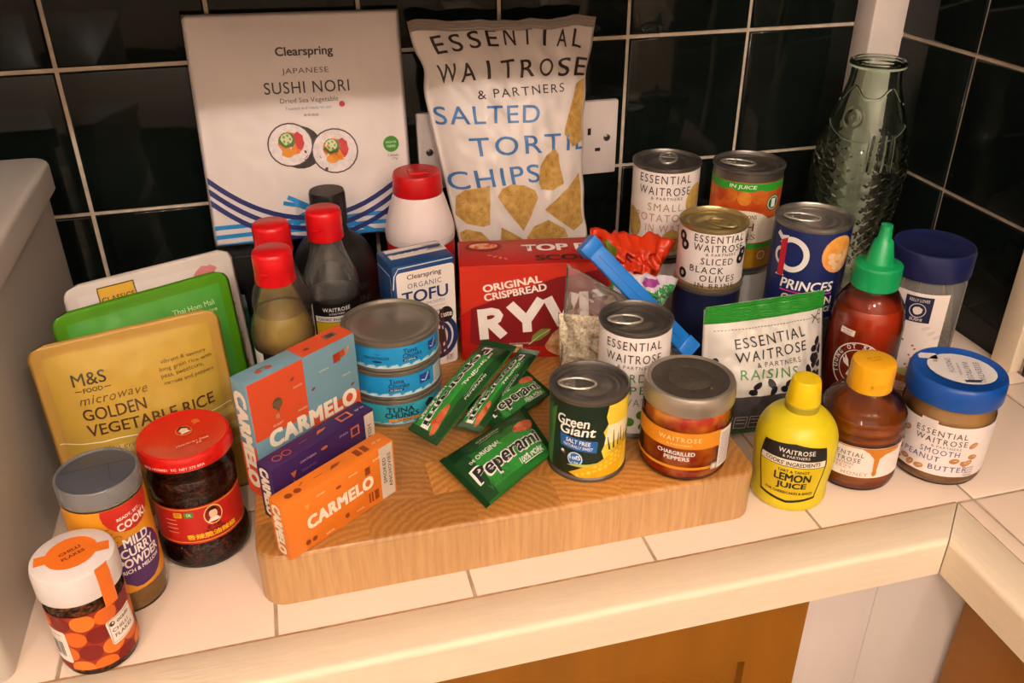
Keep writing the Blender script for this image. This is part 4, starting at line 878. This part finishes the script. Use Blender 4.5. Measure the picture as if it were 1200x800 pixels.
# crispbread
W, D, H = .1448, .0605, .1028; RD = mat('#b2170f', .38, noise_=.03)
t, b, fr, lf, tp, rg = carton('crispbread_box', 'large red crispbread box with big white letters on the chopping board', .4225, -.2435, BT, -.1818, W, D, H, RD, None, .0012)
fr.poly([(1, 101.5), (143.8, 101.5), (143.8, 97), (92, 87), (12, 58), (1, 52)], '#c22a14', 1).poly([(10, 58), (92, 88), (143, 96), (143, 12), (24, 14), (8, 20)], '#7c0e14', 1)
fr.clip = (.8, 143.6, 0, 102); tp.clip = (.8, 143.6, 0, 60.2)
fr.text('ORIGINAL', 50, 83, 56, 7.4, '#efe2d8', 3, .05, 0, 1, 9).text('CRISPBREAD', 53, 74, 60, 7.4, '#efe2d8', 3, .05, 0, 1, 9)
def blk(pts, th, L=3): fr.line([(x*.985-y*.06+18, y*.985+x*.15+23) for x, y in pts], th, '#ece4de', L)
blk([(4.5, 0), (4.5, 34)], 9); blk([(2, 29.8), (14, 29.8), (19, 27.6), (21, 24), (19, 20), (14, 17.4), (2, 17.4)], 8, 3.2); blk([(11, 18), (24, 0)], 9.6, 3.4)
blk([(47.5, 0), (47.5, 16)], 9); blk([(32, 34), (47.5, 13)], 9.6, 3.2); blk([(63, 34), (47.5, 13)], 9.6, 3.4)
blk([(69, 34), (82, 1.5)], 9.6, 3.2); blk([(96, 34), (83, 1.5)], 9.6, 3.4); blk([(104.5, 0), (104.5, 34)], 9); blk([(113, 29.8), (140, 29.8)], 8.4)
LEAF = '#7a8a3c'; fr.poly([(68, 18), (78, 21), (86, 28), (88, 33), (78, 33), (70, 26)], LEAF, 4).line([(66, 16), (76, 25), (87, 32)], .8, '#c8d090', 5)
fr.blob(104, 18, 46, 34, mat('#b87848', .5, col2='#e0c090', scale=120), 3, 25, 5, 18).ell(110, 24, 26, 16, '#d0a878', 4, 20).ell(112, 22, 20, 9, '#a02818', 5, 20).ell(114, 30, 14, 14, '#b8301c', 5)
fr.rect(43, 12, 34, 8.4, '#d8cfc0', 3, 0, 1)
for q, c in enumerate(('#e0dcd4', '#8cb84c', '#8cb84c', '#8cb84c', '#d8943c')): fr.rect(29.2+q*6.9, 11.4, 6.2, 6.4, c, 4, 0, 1).rect(29.2+q*6.9, 12.6, 4.2, 1.1, '#5a5a48', 5)
fr.text('EACH SLICE CONTAINS', 58, 17.6, 22, 1.5, '#efe2d8', 3).text('250g', 34, 5, 8, 1.6, '#efe2d8', 3)
tp.text('TOP IT,', 100, 36, 74, 17, '#ece4de', 3, .07).text('SCOFF IT', 116, 13, 84, 12, '#3a0e0c', 3, .06).ell(25, 44, 36, 22, '#8c1a10', 2).ell(25, 45, 28, 14, mat('#c8482a', .5, col2='#e8b080', scale=160), 3)
for k in range(4): tp.blob(30+k*5, 22-k*3, 6, 3, '#d8884a', 3, k*40, k)
for dd, n_ in ((fr, 'front_print'), (tp, 'top_print')): dd.build(b, n_)
for q in (-1, 1): box('end_flap', q*(W/2)-.0006, q*(W/2)+.0006, .004, D-.004, .002, H*.5, RD, b)
# dark packets tucked behind
t, b, fr, lf, tp, rg = carton('green_packet', 'dark green packet standing behind the rice pouches', .135, -.192, 0, .1, .042, .036, .113, mat('#123c28', .3, bump=.1, bscale=40), None, .004)
t, b, fr, lf, tp, rg = carton('black_carton', 'plain black carton under the seaweed pouch', .155, -.078, 0, 0, .064, .06, .119, mat('#0d0c0c', .5), None, .002)
t, b, fr, lf, tp, rg = carton('brown_carton', 'plain dark carton behind the crispbread box, under the chip bag', .462, -.128, 0, 0, .15, .1, .098, mat('#2a2320', .6), None, .002)

# ------------------------------------------------------------------ bags and pouches
class Bag:
    """soft packet spanned over four world corners (BL, BR, TR, TL); front side towards BL->BR x BL->TL"""
    def __init__(s, name, label, cat, BL, BR, TR, TL, W, H, m, front=.02, back=.008, low=.3, wr=.001, k=14, seed=0, nu=44, nv=48, round_top=0, seal=.04, group=None, pw=.55, partname='pouch', border=None, tag_=True, parent=None, round_bot=0, bend=0, sil=None, ragged=0):
        s.sil = sil; s.ragged = ragged
        BL, BR, TR, TL = map(V, (BL, BR, TR, TL)); o = (BL+BR)/2; s.o = o
        s.c = [q-o for q in (BL, BR, TR, TL)]; s.n = (BR-BL).cross(TL-BL).normalized(); s.W, s.H = W, H
        s.front, s.back, s.low, s.wr, s.k, s.seed, s.seal, s.pw, s.rt, s.rb, s.bend = front, back, low, wr, k, seed, seal, pw, round_top, round_bot, bend
        s.nu, s.nv = nu, nv
        if parent is None: s.t = thing(name, label, cat, o, 0, group)
        else: s.t = parent
        off = o-V(s.t.location); s.off = off
        vv, ff = [], []
        F = [[0]*(nu+1) for _ in range(nv+1)]; B = [[0]*(nu+1) for _ in range(nv+1)]
        for j in range(nv+1):
            for i in range(nu+1):
                F[j][i] = len(vv); vv.append(s.pt(i/nu, j/nv, 1)); 
        for j in range(nv+1):
            for i in range(nu+1):
                if i in (0, nu) or j in (0, nv): B[j][i] = F[j][i]
                else: B[j][i] = len(vv); vv.append(s.pt(i/nu, j/nv, -1))
        mi = []
        for j in range(nv):
            for i in range(nu):
                ff.append((F[j][i], F[j][i+1], F[j+1][i+1], F[j+1][i])); ff.append((B[j][i], B[j+1][i], B[j+1][i+1], B[j][i+1]))
                sl = border and (i/nu < seal or (i+1)/nu > 1-seal or (j+1)/nv > 1-seal); mi += [1 if sl else 0]*2
        s.body = raw(partname, vv, ff, [m, border] if border else m, s.t, True, None)
        if border: s.body.data.polygons.foreach_set('material_index', mi)
    def pt(s, u, v, side, h=0):
        W, H = s.W, s.H
        if s.rt:
            d = (1-v)*H
            if d < s.rt:
                cutx = s.rt-math.sqrt(max(s.rt**2-(s.rt-d)**2, 0)); u = .5+(u-.5)*(1-2*cutx/W)
        if s.sil: u = s.sil(u, v)
        a, b, c, d_ = s.c; base = a*(1-u)*(1-v)+b*u*(1-v)+c*u*v+d_*(1-u)*v
        if s.ragged: base = base+(d_-a).normalized()*s.ragged*v**3*(noise.noise(V((u*5, s.seed, 0)))+.5*noise.noise(V((u*13, s.seed, 4))))+s.n*s.ragged*1.2*v**2*noise.noise(V((u*7, v*3, s.seed)))
        e = s.seal
        uu = min(max((u-e)/(1-2*e), 0), 1); x = (1-abs(2*uu-1)**2.4)**.75 if 0 < uu < 1 else 0
        vt = min(max(v/(1-e), 0), 1); y = ((vt/s.low)**s.pw if vt < s.low else math.cos((vt-s.low)/(1-s.low)*PI/2)**.8) if 0 < vt < 1 else 0
        th = (s.front if side > 0 else s.back)*x*max(y, 0)
        q = V((u*W/1000*s.k*8, v*H/1000*s.k*8, s.seed+side))
        nz = noise.noise(q)+.5*noise.noise(q*2.1); rg = noise.noise(V((q.x*.7+q.y*.5, q.y*.4-q.x*.3, s.seed+9)))
        amp = min(1, 5*min(u, 1-u))*min(1, 5*min(v, 1-v)); wv = s.wr*(nz*.6+1.2*(1-abs(rg)*2))*amp
        if side < 0: wv *= .4
        edge = .0004 if 0 < u < 1 and 0 < v < 1 else 0
        bz = s.bend*math.sin(PI*u)*v
        return base+s.off_()+s.n*(bz+side*(th+edge)+max(wv, -th*.5 if side > 0 else -.001)*side+h/1000)
    def off_(s): return getattr(s, 'off', V((0, 0, 0)))
    def map(s, u, v, h): return s.pt(u/s.W, v/s.H, 1, h+.15)
    def dec(s, m=2.): return Dec(s.map, s.W/s.nu, s.H/s.nv, clip=(m, s.W-m, m, s.H-.5), rough=.42)

# seaweed pouch
NOR = mat('#ddd2cf', .42, noise_=.02, scale=10, bump=.04, bscale=30)
b = Bag('seaweed_pouch', 'large white sushi nori pouch leaning against the black tiles', 'pouch', (.123, -.055, .122), (.337, -.055, .119), (.340, -.011, .346), (.126, -.011, .350), 210, 232, NOR, .007, .004, .35, .0009, 9, 1, seal=.05)
d = b.dec()
d.text('Clearspring', 112, 193, 56, 11, '#453c3c', 3, .04).text('JAPANESE', 111, 174.5, 46, 7, '#5a4a4c', 3, 0, 0, 1.1).text('SUSHI NORI', 111, 159, 84, 11.5, '#4a3a40', 3, .01, 0, 1.1).text('Dried Sea Vegetable', 112, 145.5, 58, 6.4, '#5a4a4c', 3).text('Toasted and ready to use', 110, 138, 46, 4, '#7a90a8', 3).ell(144, 140.5, 6, 6, '#c03030', 3).text('寿司海苔', 112, 131, 15, 2.6, '#5a4a4c', 3)
for (u, v, r_, ft) in ((88, 102, 46, 1), (132, 93, 48, 0)):
    if ft: d.ell(u+9, v-3, 46, 44, mat('#3a302e', .6, noise_=.3, scale=120), 2, -20)
    d.ell(u, v, r_, r_*.98, '#463c3a', 3, 10).ell(u, v, r_-3, r_*.98-3, mat('#e2d6d6', .6, noise_=.12, scale=220), 4, 10).blob(u+1, v+1, 28, 27, mat('#c84a20', .5, col2='#e08a2c', scale=150), 5, 0, 4)
    d.blob(u-3, v+5, 20, 17, '#4c6a2c', 6, 0, 3).blob(u+9, v+4, 11, 20, '#c02a28', 6, 10, 2).blob(u-3, v-8, 14, 10, '#d88a1c', 6, 0, 5).blob(u-3, v+6, 13, 14, '#c8d09a', 7, 0, 7, 10, .3)
    for k in range(5): d.ell(u-3+3.4*math.cos(k*1.256), v+6+3.8*math.sin(k*1.256), 2.6, 3, '#7c9a4c', 8)
d.ell(191, 96, 17, 17, '#3f8a2c', 3).text('HIGH IN', 191, 98, 11, 2.6, '#d8e8c8', 4).text('FIBRE', 191, 93.6, 9, 2.6, '#d8e8c8', 4).text('7 sheets', 192, 84, 12, 2.6, '#5a4a4c', 3).text('17g', 194, 80, 6, 2.6, '#5a4a4c', 3)
NV, LB = '#28306c', '#2486c8'
for k in range(3): d.line([(0, 20-k*10), (60, 22-k*9.5), (110, 20-k*9), (160, 23-k*9.5), (210, 22-k*10)], 4.5, LB, 2); d.line([(55+k*6, 4), (100, 30+k*3), (118, 46-k*3), (150, 60)], 0.01, LB, 2)
for k in range(3):
    d.line([(210*i/20, 24-k*11.5+48*abs(2*i/20-1)**2*(1 if i < 10 else .95)) for i in range(21)], 5.2, NV, 4)
for sg in (1, -1):
    for k in range(2): d.line([(105-sg*(60-k*18), 4), (105-sg*(24-k*10), 22), (105+sg*(8+k*6), 38), (105+sg*(26+k*5), 48-k*6)], 4.6, LB, 3)
d.build(b.body, 'print')
for k in range(2): Dec(b.map, b.W/b.nu, b.H/b.nv).rect(105, 222-k*4, 206, .9, NOR, 7).build(b.body, 'zip_line')
# tortilla chip bag
b = Bag('chip_bag', 'white crinkled tortilla chip bag leaning over the wall sockets', 'chip bag', (.383, -.082, .099), (.531, -.082, .097), (.552, -.024, .330), (.346, -.024, .335), 200, 236, mat('#d8cec9', .36, noise_=.02, bump=.1, bscale=22), .028, .014, .42, .0026, 7, 5, seal=.03, pw=.4, nu=56, nv=60, sil=lambda u, v: u*(1-.075*math.sin(PI*min(1, v*1.05))+.006*math.sin(v*31))+.03*(1-u)*math.exp(-((v-.8)/.06)**2), ragged=.004)
d = b.dec(3); DK = '#33241f'; BL_ = '#4274ae'
for k, ch in enumerate('ESSENTIAL'): d.text(ch, 26+k*19.4, 210+9*math.sin(PI*(k+.6)/9.5), 12 if ch not in 'I' else 3, 17, DK, 3, .012, 0, 1, 9-k*2.6)
for k, ch in enumerate('WAITROSE'): d.text(ch, 26+k*23.4, 184+3*math.sin(PI*k/8), (22 if ch == 'W' else 16) if ch != 'I' else 3.4, 18, DK, 3, .012, 0, 1, 6-k*.8)
d.text('& PARTNERS', 113, 164, 108, 9, DK, 3, 0, 0, 1.25, 2).text('SALTED', 70, 142, 128, 18, BL_, 3, .01, 0, 1.15, -1).text('TORTILLA', 150, 110, 220, 19, BL_, 3, .01, 0, 1.2, 0).text('CHIPS', 66, 78, 124, 19, BL_, 3, .01, 0, 1.15, 2)
CH = mat('#c6a05a', .55, col2='#a57a34', scale=160, detail=2, ramp=(.3, .75)); CHD = mat('#7a5420', .6)
rd = random.Random(4)
def chip(pts, L=4):
    d.poly(pts, CH, L); cx = sum(p[0] for p in pts)/len(pts); cy = sum(p[1] for p in pts)/len(pts)
    for _ in range(26):
        a, b2 = rd.choice(pts); f = rd.random()**.6*.85; d.ell(cx+(a-cx)*f+rd.uniform(-3, 3), cy+(b2-cy)*f+rd.uniform(-3, 3), rd.uniform(.8, 1.8), rd.uniform(.6, 1.2), CHD, L+1, 0, 6)
chip([(10, 60), (22, 66), (56, 70), (52, 48), (48, 28), (38, 26), (16, 30), (4, 40)]); chip([(64, 58), (72, 66), (86, 70), (104, 68), (118, 62), (122, 54), (110, 34), (96, 18), (86, 30), (72, 46)])
chip([(126, 70), (130, 86), (140, 98), (152, 104), (158, 98), (164, 66), (146, 60), (128, 62)]); chip([(132, 40), (150, 50), (172, 62), (192, 76), (194, 20), (176, 12), (156, 24)]); chip([(168, 118), (174, 134), (184, 168), (198, 174), (198, 110), (180, 104)])
chip([(4, 20), (14, 24), (34, 20), (50, 4), (20, 3), (4, 3)]); chip([(64, 24), (84, 14), (100, 5), (58, 3)]); chip([(100, 10), (112, 22), (136, 28), (160, 16), (166, 6), (104, 3)])
d.build(b.body, 'print')
def crimp(b, v0, v1, n, m, name='crimped_seam', th=.0012, parent=None):
    vv, ff = [], []; nu = 40
    for j in range(n*2+1):
        v = v0+(v1-v0)*j/(n*2)
        for i in range(nu+1): vv.append(b.pt(i/nu, v, 1, .9+(th*1000*.7 if j % 2 else 0)+1.2*(1+math.sin(i*.9+b.seed))*(v-v0)/(v1-v0)))
    for j in range(n*2):
        for i in range(nu): ff.append((j*(nu+1)+i, j*(nu+1)+i+1, (j+1)*(nu+1)+i+1, (j+1)*(nu+1)+i))
    return raw(name, vv, ff, m, parent or b.body, False)
crimp(b, .955, 1.0, 5, mat('#a39890', .3, .3))
# raisins
b = Bag('raisin_bag', 'white and green raisin bag propped against the stacked tins', 'bag', (.553, -.352, .001), (.680, -.36, .001), (.689, -.3135, .121), (.565, -.3135, .119), 130, 130, mat('#d6d0c8', .36, noise_=.02, bump=.1, bscale=30), .026, .012, .4, .0018, 12, 8, seal=.03, pw=.35, nu=46, nv=46)
d = b.dec(1.5)
RZ = mat('#1c1820', .5, noise_=.3, scale=150, bump=.4, bscale=160)
d.poly([(2, 3), (128, 3), (128, 42), (2, 42)], mat('#2a2628', .3, col2='#4c484a', scale=70, bump=.5, bscale=110), 1).rect(65, 3.4, 126, 5, '#1f6a2c', 3)
for k, (u, v) in enumerate(((112, 78), (118, 84), (110, 70), (116, 70), (122, 76), (112, 64), (104, 60), (100, 52), (110, 54), (90, 54), (84, 48), (76, 46), (80, 52), (64, 46), (62, 53), (44, 46), (48, 52), (10, 76), (14, 70), (120, 62), (118, 52), (122, 76))): d.blob(u, v, 11, 7.4, RZ, 3, k*47, k, 12)
for s, u, v, w_, h_ in (('ESSENTIAL', 64, 95, 74, 9.5), ('WAITROSE', 64, 82, 74, 9.5)): d.text(s, u, v, w_, h_, '#2e2a28', 4, .005, 0, 1.2, 3)
d.text('& PARTNERS', 70, 72, 46, 4.6, '#4a4442', 4, 0, 0, 1.2).text('RAISINS', 60, 63, 58, 9.5, '#4f8a44', 4, .005, 0, 1.2, -2)
for k in range(34): d.rect(10+k*3.3, 106.4, 1.9, .6, '#3a3634', 3)
for sg in (1, -1): d.line([(112, 106+sg*4), (122, 106-sg*3.4)], 1, '#3a3634', 3).ring(124, 106-sg*4.2, 5, 5, .9, '#3a3634', 3)
for q in range(4): d.frame(22+q*14, 15, 12, 13, .7, '#b8b4b0', 4).rect(22+q*14, 18, 8, .8, '#b8b4b0', 4).rect(22+q*14, 14, 8, .8, '#b8b4b0', 4)
d.build(b.body, 'print')
crimp(b, .872, 1.0, 9, mat('#2a8a2c', .35), 'green_seam', .0009)
# rice pouches
def ricepouch(label, BL, BR, TR, TL, m, border, seed, front=.017):
    return Bag('rice_pouch', label, 'pouch', BL, BR, TR, TL, 142, 173, m, front, .006, .33, .001, 9, seed, round_top=12, seal=.055, border=border, group='upright rice pouches', pw=.35)
def quad(x, y, yaw, W, H, lean, roll, z0=.001):
    ex = V((math.cos(yaw), math.sin(yaw), 0)); ey = V((-math.sin(yaw), math.cos(yaw), 0)); ez = V((0, 0, 1))
    upv = (ez*math.cos(lean)+ey*math.sin(lean)); r = ex*math.cos(roll)+upv*math.sin(roll); u = upv*math.cos(roll)-ex*math.sin(roll); o = V((x, y, z0))
    return [o-r*W/2, o+r*W/2, o+r*W/2+u*H, o-r*W/2+u*H]
q = quad(.0745, -.330, .238, .1403, .1725, .0637, .008)
b = ricepouch('golden vegetable rice pouch behind the red lidded jar', *q, mat('#b8983e', .24, noise_=.03, bump=.1, bscale=24), mat('#b08a40', .3), 3)
d = b.dec(3); BRN = '#4e3216'
d.text('M&S', 37, 141, 24, 10, '#40361c', 3, .01).text('FOOD', 38, 132, 14, 3.6, '#40361c', 3, .02).rect(27.5, 132, 5, .6, '#40361c', 3).rect(48.5, 132, 5, .6, '#40361c', 3).text('microwave', 51, 124, 50, 7, '#6a5020', 3, 0, .3, 1.1)
d.text('GOLDEN', 49, 112, 46, 9.6, BRN, 3, .02).text('VEGETABLE RICE', 75, 98.6, 98, 9.6, BRN, 3, .02).line([(4, 88.5), (138, 87)], .9, '#e8dfc0', 3).text('Also great pan fried', 63, 81, 64, 6, '#7a6428', 3, 0, .3)
for k, s in enumerate(('vibrant & savoury', 'long grain rice with', 'peas, sweetcorn,', 'carrots and peppers')): d.text(s, 108+(0, 1, -3, 1)[k], 140-k*5.8, (36, 42, 34, 40)[k], 4.2, '#5a4420', 3)
d.text('RICE', 92, 64, 96, 36, '#c4a860', 2, .06).build(b.body, 'print')
q = quad(.088, -.285, .50, .1505, .1732, .2, -.04)
b = ricepouch('bright green rice pouch between the gold pouch and the white pouch', *q, mat('#4c9a3a', .3, noise_=.04, bump=.06, bscale=20), mat('#4c8c10', .36), 6, .014)
d = b.dec(3); d.text('M&S', 42, 141, 26, 11, '#20381c', 3, .01).text('Thai Hom Mali', 106, 148, 36, 4.6, '#cfe2b0', 3).text('jasmine rice', 110, 141, 30, 4.4, '#cfe2b0', 3).line([(4, 70), (138, 70)], .9, '#c8d860', 3).build(b.body, 'print')
q = quad(.0915, -.248, .47, .1493, .1777, .22, -.04)
b = ricepouch('white and pink pouch standing behind the green rice pouch', *q, mat('#d6ccc8', .38, noise_=.02, bump=.05, bscale=20), mat('#cfc6c0', .4), 9, .012)
d = b.dec(3); d.rect(40, 155, 30, 22, '#d0a018', 3).frame(40, 155, 30, 22, 1, '#4a3a1c', 4).text('CLASSICS', 40, 155, 26, 4.8, '#3a2c18', 4, .02)
PK = '#cc7c80'
for k, (u, v, w_, h_, r_) in enumerate(((16, 145, 26, 8, 10), (70, 150, 26, 8, -10), (20, 134, 34, 9, -5), (114, 156, 26, 15, 10), (90, 142, 30, 6, 20), (70, 140, 24, 5, 0))): d.blob(u, v, w_, h_, PK, 2, r_, k, 16, .35)
d.build(b.body, 'print'); d = b.dec(3)
for k in range(5): d.blob(133, 122-k*14, 4, 8, '#d8989a', 2, 80, k)
d.build(b.body, 'side_print')

# snack packets on the board
PG = mat('#1f6a26', .32, noise_=.06, bump=.15, bscale=60); PGL = mat('#2f8a34', .32, noise_=.06); PGD = mat('#14401c', .36)
def snack(label, A, B_, C_, D_, seed, front=.006, m=PG):
    """corners: text bottom-left, bottom-right, top-right, top-left"""
    b = Bag('snack_packet', label, 'snack packet', A, B_, C_, D_, 100, 72, m, front, .003, .5, .0012, 16, seed, seal=.06, group='green snack packets on the chopping board', nu=30, nv=26, pw=.5)
    d = b.dec(1.5)
    d.poly([(20, 8), (94, 8), (94, 46), (20, 46)], PGL, 1).rect(12, 36, 16, 68, PGD, 1).poly([(2, 56), (98, 56), (98, 70), (2, 70)], PGD, 1)
    SA = mat('#a83a1c', .4, col2='#d87a50', scale=120)
    d.ell(84, 47, 26, 14, SA, 3, 6).ell(92, 48, 10, 11, mat('#c8603c', .4), 4, 6)
    d.text('Peperami', 52, 26, 82, 23, '#e8e4de', 4, .09).text('Peperami', 52, 26, 79, 20, '#241c20', 6, .035).ell(88, 39.5, 4.4, 4.4, '#c83020', 7)
    d.text('THE', 18, 44, 6, 3.4, '#e8e4de', 5, .03).text('ORIGINAL', 38, 44.5, 30, 6, '#e8e4de', 5, .04).text('100% PORK', 74, 12, 32, 6, '#e8e4de', 5, .04).rect(74, 7.6, 26, .9, '#e8e4de', 5).text('VEGAN?', 30, 12, 30, 9, '#2a7430', 2, .03)
    d.text('PEPERAMI', 48, 62, 26, 3.2, '#c8d8c0', 5, .02, 0, 1, 180).line([(36, 58), (60, 58)], .6, '#c8d8c0', 5)
    d.build(b.body, 'print')
    for u0 in (.0, .94):
        vv, ff = [], []
        for i in range(13):
            for j in range(13): vv.append(b.pt(u0+.06*i/12, j/12, 1, .3+(.8 if i % 2 else 0)))
        for i in range(12):
            for j in range(12): ff.append((i*13+j, i*13+j+1, (i+1)*13+j+1, (i+1)*13+j)[::-1])
        raw('crimped_end', vv, ff, PGD, b.body, False)
    return b
zb = BT+.004
snack('green snack packet lying under the crossed pair, mostly covered', (.338, -.352, zb), (.415, -.315, zb+.002), (.404, -.288, zb+.004), (.336, -.318, zb+.002), 4, .005)
snack('dark green snack packet beside the sweetcorn tin', (.354, -.366, zb+.002), (.416, -.322, zb+.004), (.400, -.288, zb+.012), (.335, -.322, zb+.008), 14, .005, PGD)
snack('green snack packet wedged under the topmost packet', (.402, -.262, zb+.02), (.318, -.358, zb+.009), (.339, -.366, zb+.004), (.420, -.270, zb+.018), 24, .006)
snack('green snack packet on top of the pile beside the tuna tins', (.366, -.264, zb+.036), (.277, -.367, zb+.02), (.297, -.388, zb+.014), (.391, -.293, zb+.041), 34, .006)
snack('green snack packet lying flat at the front edge of the board', (.322, -.458, zb), (.392, -.408, zb+.004), (.384, -.342, zb+.008), (.297, -.398, zb+.006), 44, .007)

# grain bag
GR = mat('#c8ae80', .85, col2='#f6ead0', scale=420, detail=2, ramp=(.35, .6), bump=.25, bscale=420)
b = Bag('grain_bag', 'clear bag of pale grain closed with a blue clip', 'grain bag', (.434, -.293, BT), (.548, -.305, BT), (.548, -.298, .096), (.432, -.286, .118), 104, 80, GR, .016, .012, .35, .002, 14, 2, seal=.02, partname='grain', pw=.35)
g2 = Bag('', '', '', (.432, -.293, BT), (.552, -.305, BT), (.551, -.301, .092), (.440, -.284, .166), 110, 110, film((.97, .96, .96), rough=.08, haze=.06), .0185, .013, .33, .004, 16, 3, seal=.02, partname='clear_film', parent=b.t, pw=.35)
d = Dec(lambda u, v, h: g2.pt(u/110, v/110, 1, h+.3), 2.5, 2.5, clip=(2, 108, 1, 108)); d.rect(52, 30, 36, 50, '#e2d4d0', 1).frame(52, 30, 36, 50, 1.6, '#a84a50', 2)
for k in range(4): d.ring(46, 14+k*11, 8, 8, .6, '#b8a0a0', 2)
d.text('BULGUR', 60, 30, 40, 7, '#8a7a7a', 2, 0, 0, 1.1, 90).build(b.body, 'paper_label')
# blue clip
A, B_ = V((.459, -.283, .181)), V((.551, -.318, .079)); ax = (B_-A).normalized(); Ln = (B_-A).length
t = thing('bag_clip', 'bright blue plastic clip closing the grain bag', 'clip', A)
nrm = V((-.15, -.75, .55)); nrm = (nrm-ax*nrm.dot(ax)).normalized(); sd = nrm.cross(ax)
BC = mat('#1276d0', .34, noise_=.03)
def bar(name, l0, l1, w0, w1, n0, n1, parent=t, bev=.0012):
    bm = box_bm(l0, l1, w0, w1, n0, n1, bev); 
    for v in bm.verts: v.co = ax*v.co.x+sd*v.co.y+nrm*v.co.z
    return bmo(name, bm, BC, parent, True)
fb = bar('front_bar', 0, Ln, -.0085, .0085, .002, .0075); bar('rear_bar', .006, Ln-.004, -.0065, .0065, -.0055, .0012); bar('hinge', -.004, .008, -.0095, .0095, -.006, .0085); bar('latch', Ln-.012, Ln+.003, -.0095, .0095, -.006, .009)
bar('rib', .012, Ln-.016, -.0012, .0012, .0074, .0084, fb, .0003)
# crumpled packets behind
b = Bag('crumpled_packet', 'crumpled orange-red plastic packet in front of the potato tin', 'packet', (.503, -.186, BT), (.549, -.188, BT), (.590, -.192, .136), (.495, -.188, .156), 90, 100, mat('#c8320e', .33, noise_=.06, bump=.3, bscale=40), .02, .014, .6, .011, 15, 11, seal=.02, partname='wrapper', nu=36, nv=40, ragged=.009)
d = b.dec(1); d.poly([(6, 88), (16, 94), (26, 86), (20, 84)], '#5a6a1c', 2).poly([(30, 80), (44, 84), (40, 76)], '#8a1410', 2).build(b.body, 'print')
b = Bag('vegetable_packet', 'folded white, purple and green vegetable packet behind the blue clip', 'packet', (.497, -.228, BT), (.546, -.232, BT), (.570, -.246, .118), (.483, -.25, .142), 86, 96, mat('#c9c0cc', .34, noise_=.05, bump=.3, bscale=40), .012, .01, .6, .008, 18, 21, seal=.02, partname='wrapper', nu=34, nv=36, ragged=.008)
d = b.dec(1); d.poly([(44, 74), (60, 84), (84, 88), (84, 70), (66, 66), (50, 62)], '#2a8a3a', 2).poly([(44, 90), (62, 94), (66, 88), (50, 84)], '#9a3a8a', 2).poly([(2, 70), (16, 80), (18, 94), (4, 92)], '#4a9a4a', 2)
for k in range(16): d.blob(10+(k*7) % 34, 44+(k*5) % 26, 6, 5, ('#d88a2c', '#5a8a2c', '#e0c060', '#c04a2c')[k % 4], 3, k*30, k)
d.build(b.body, 'print')
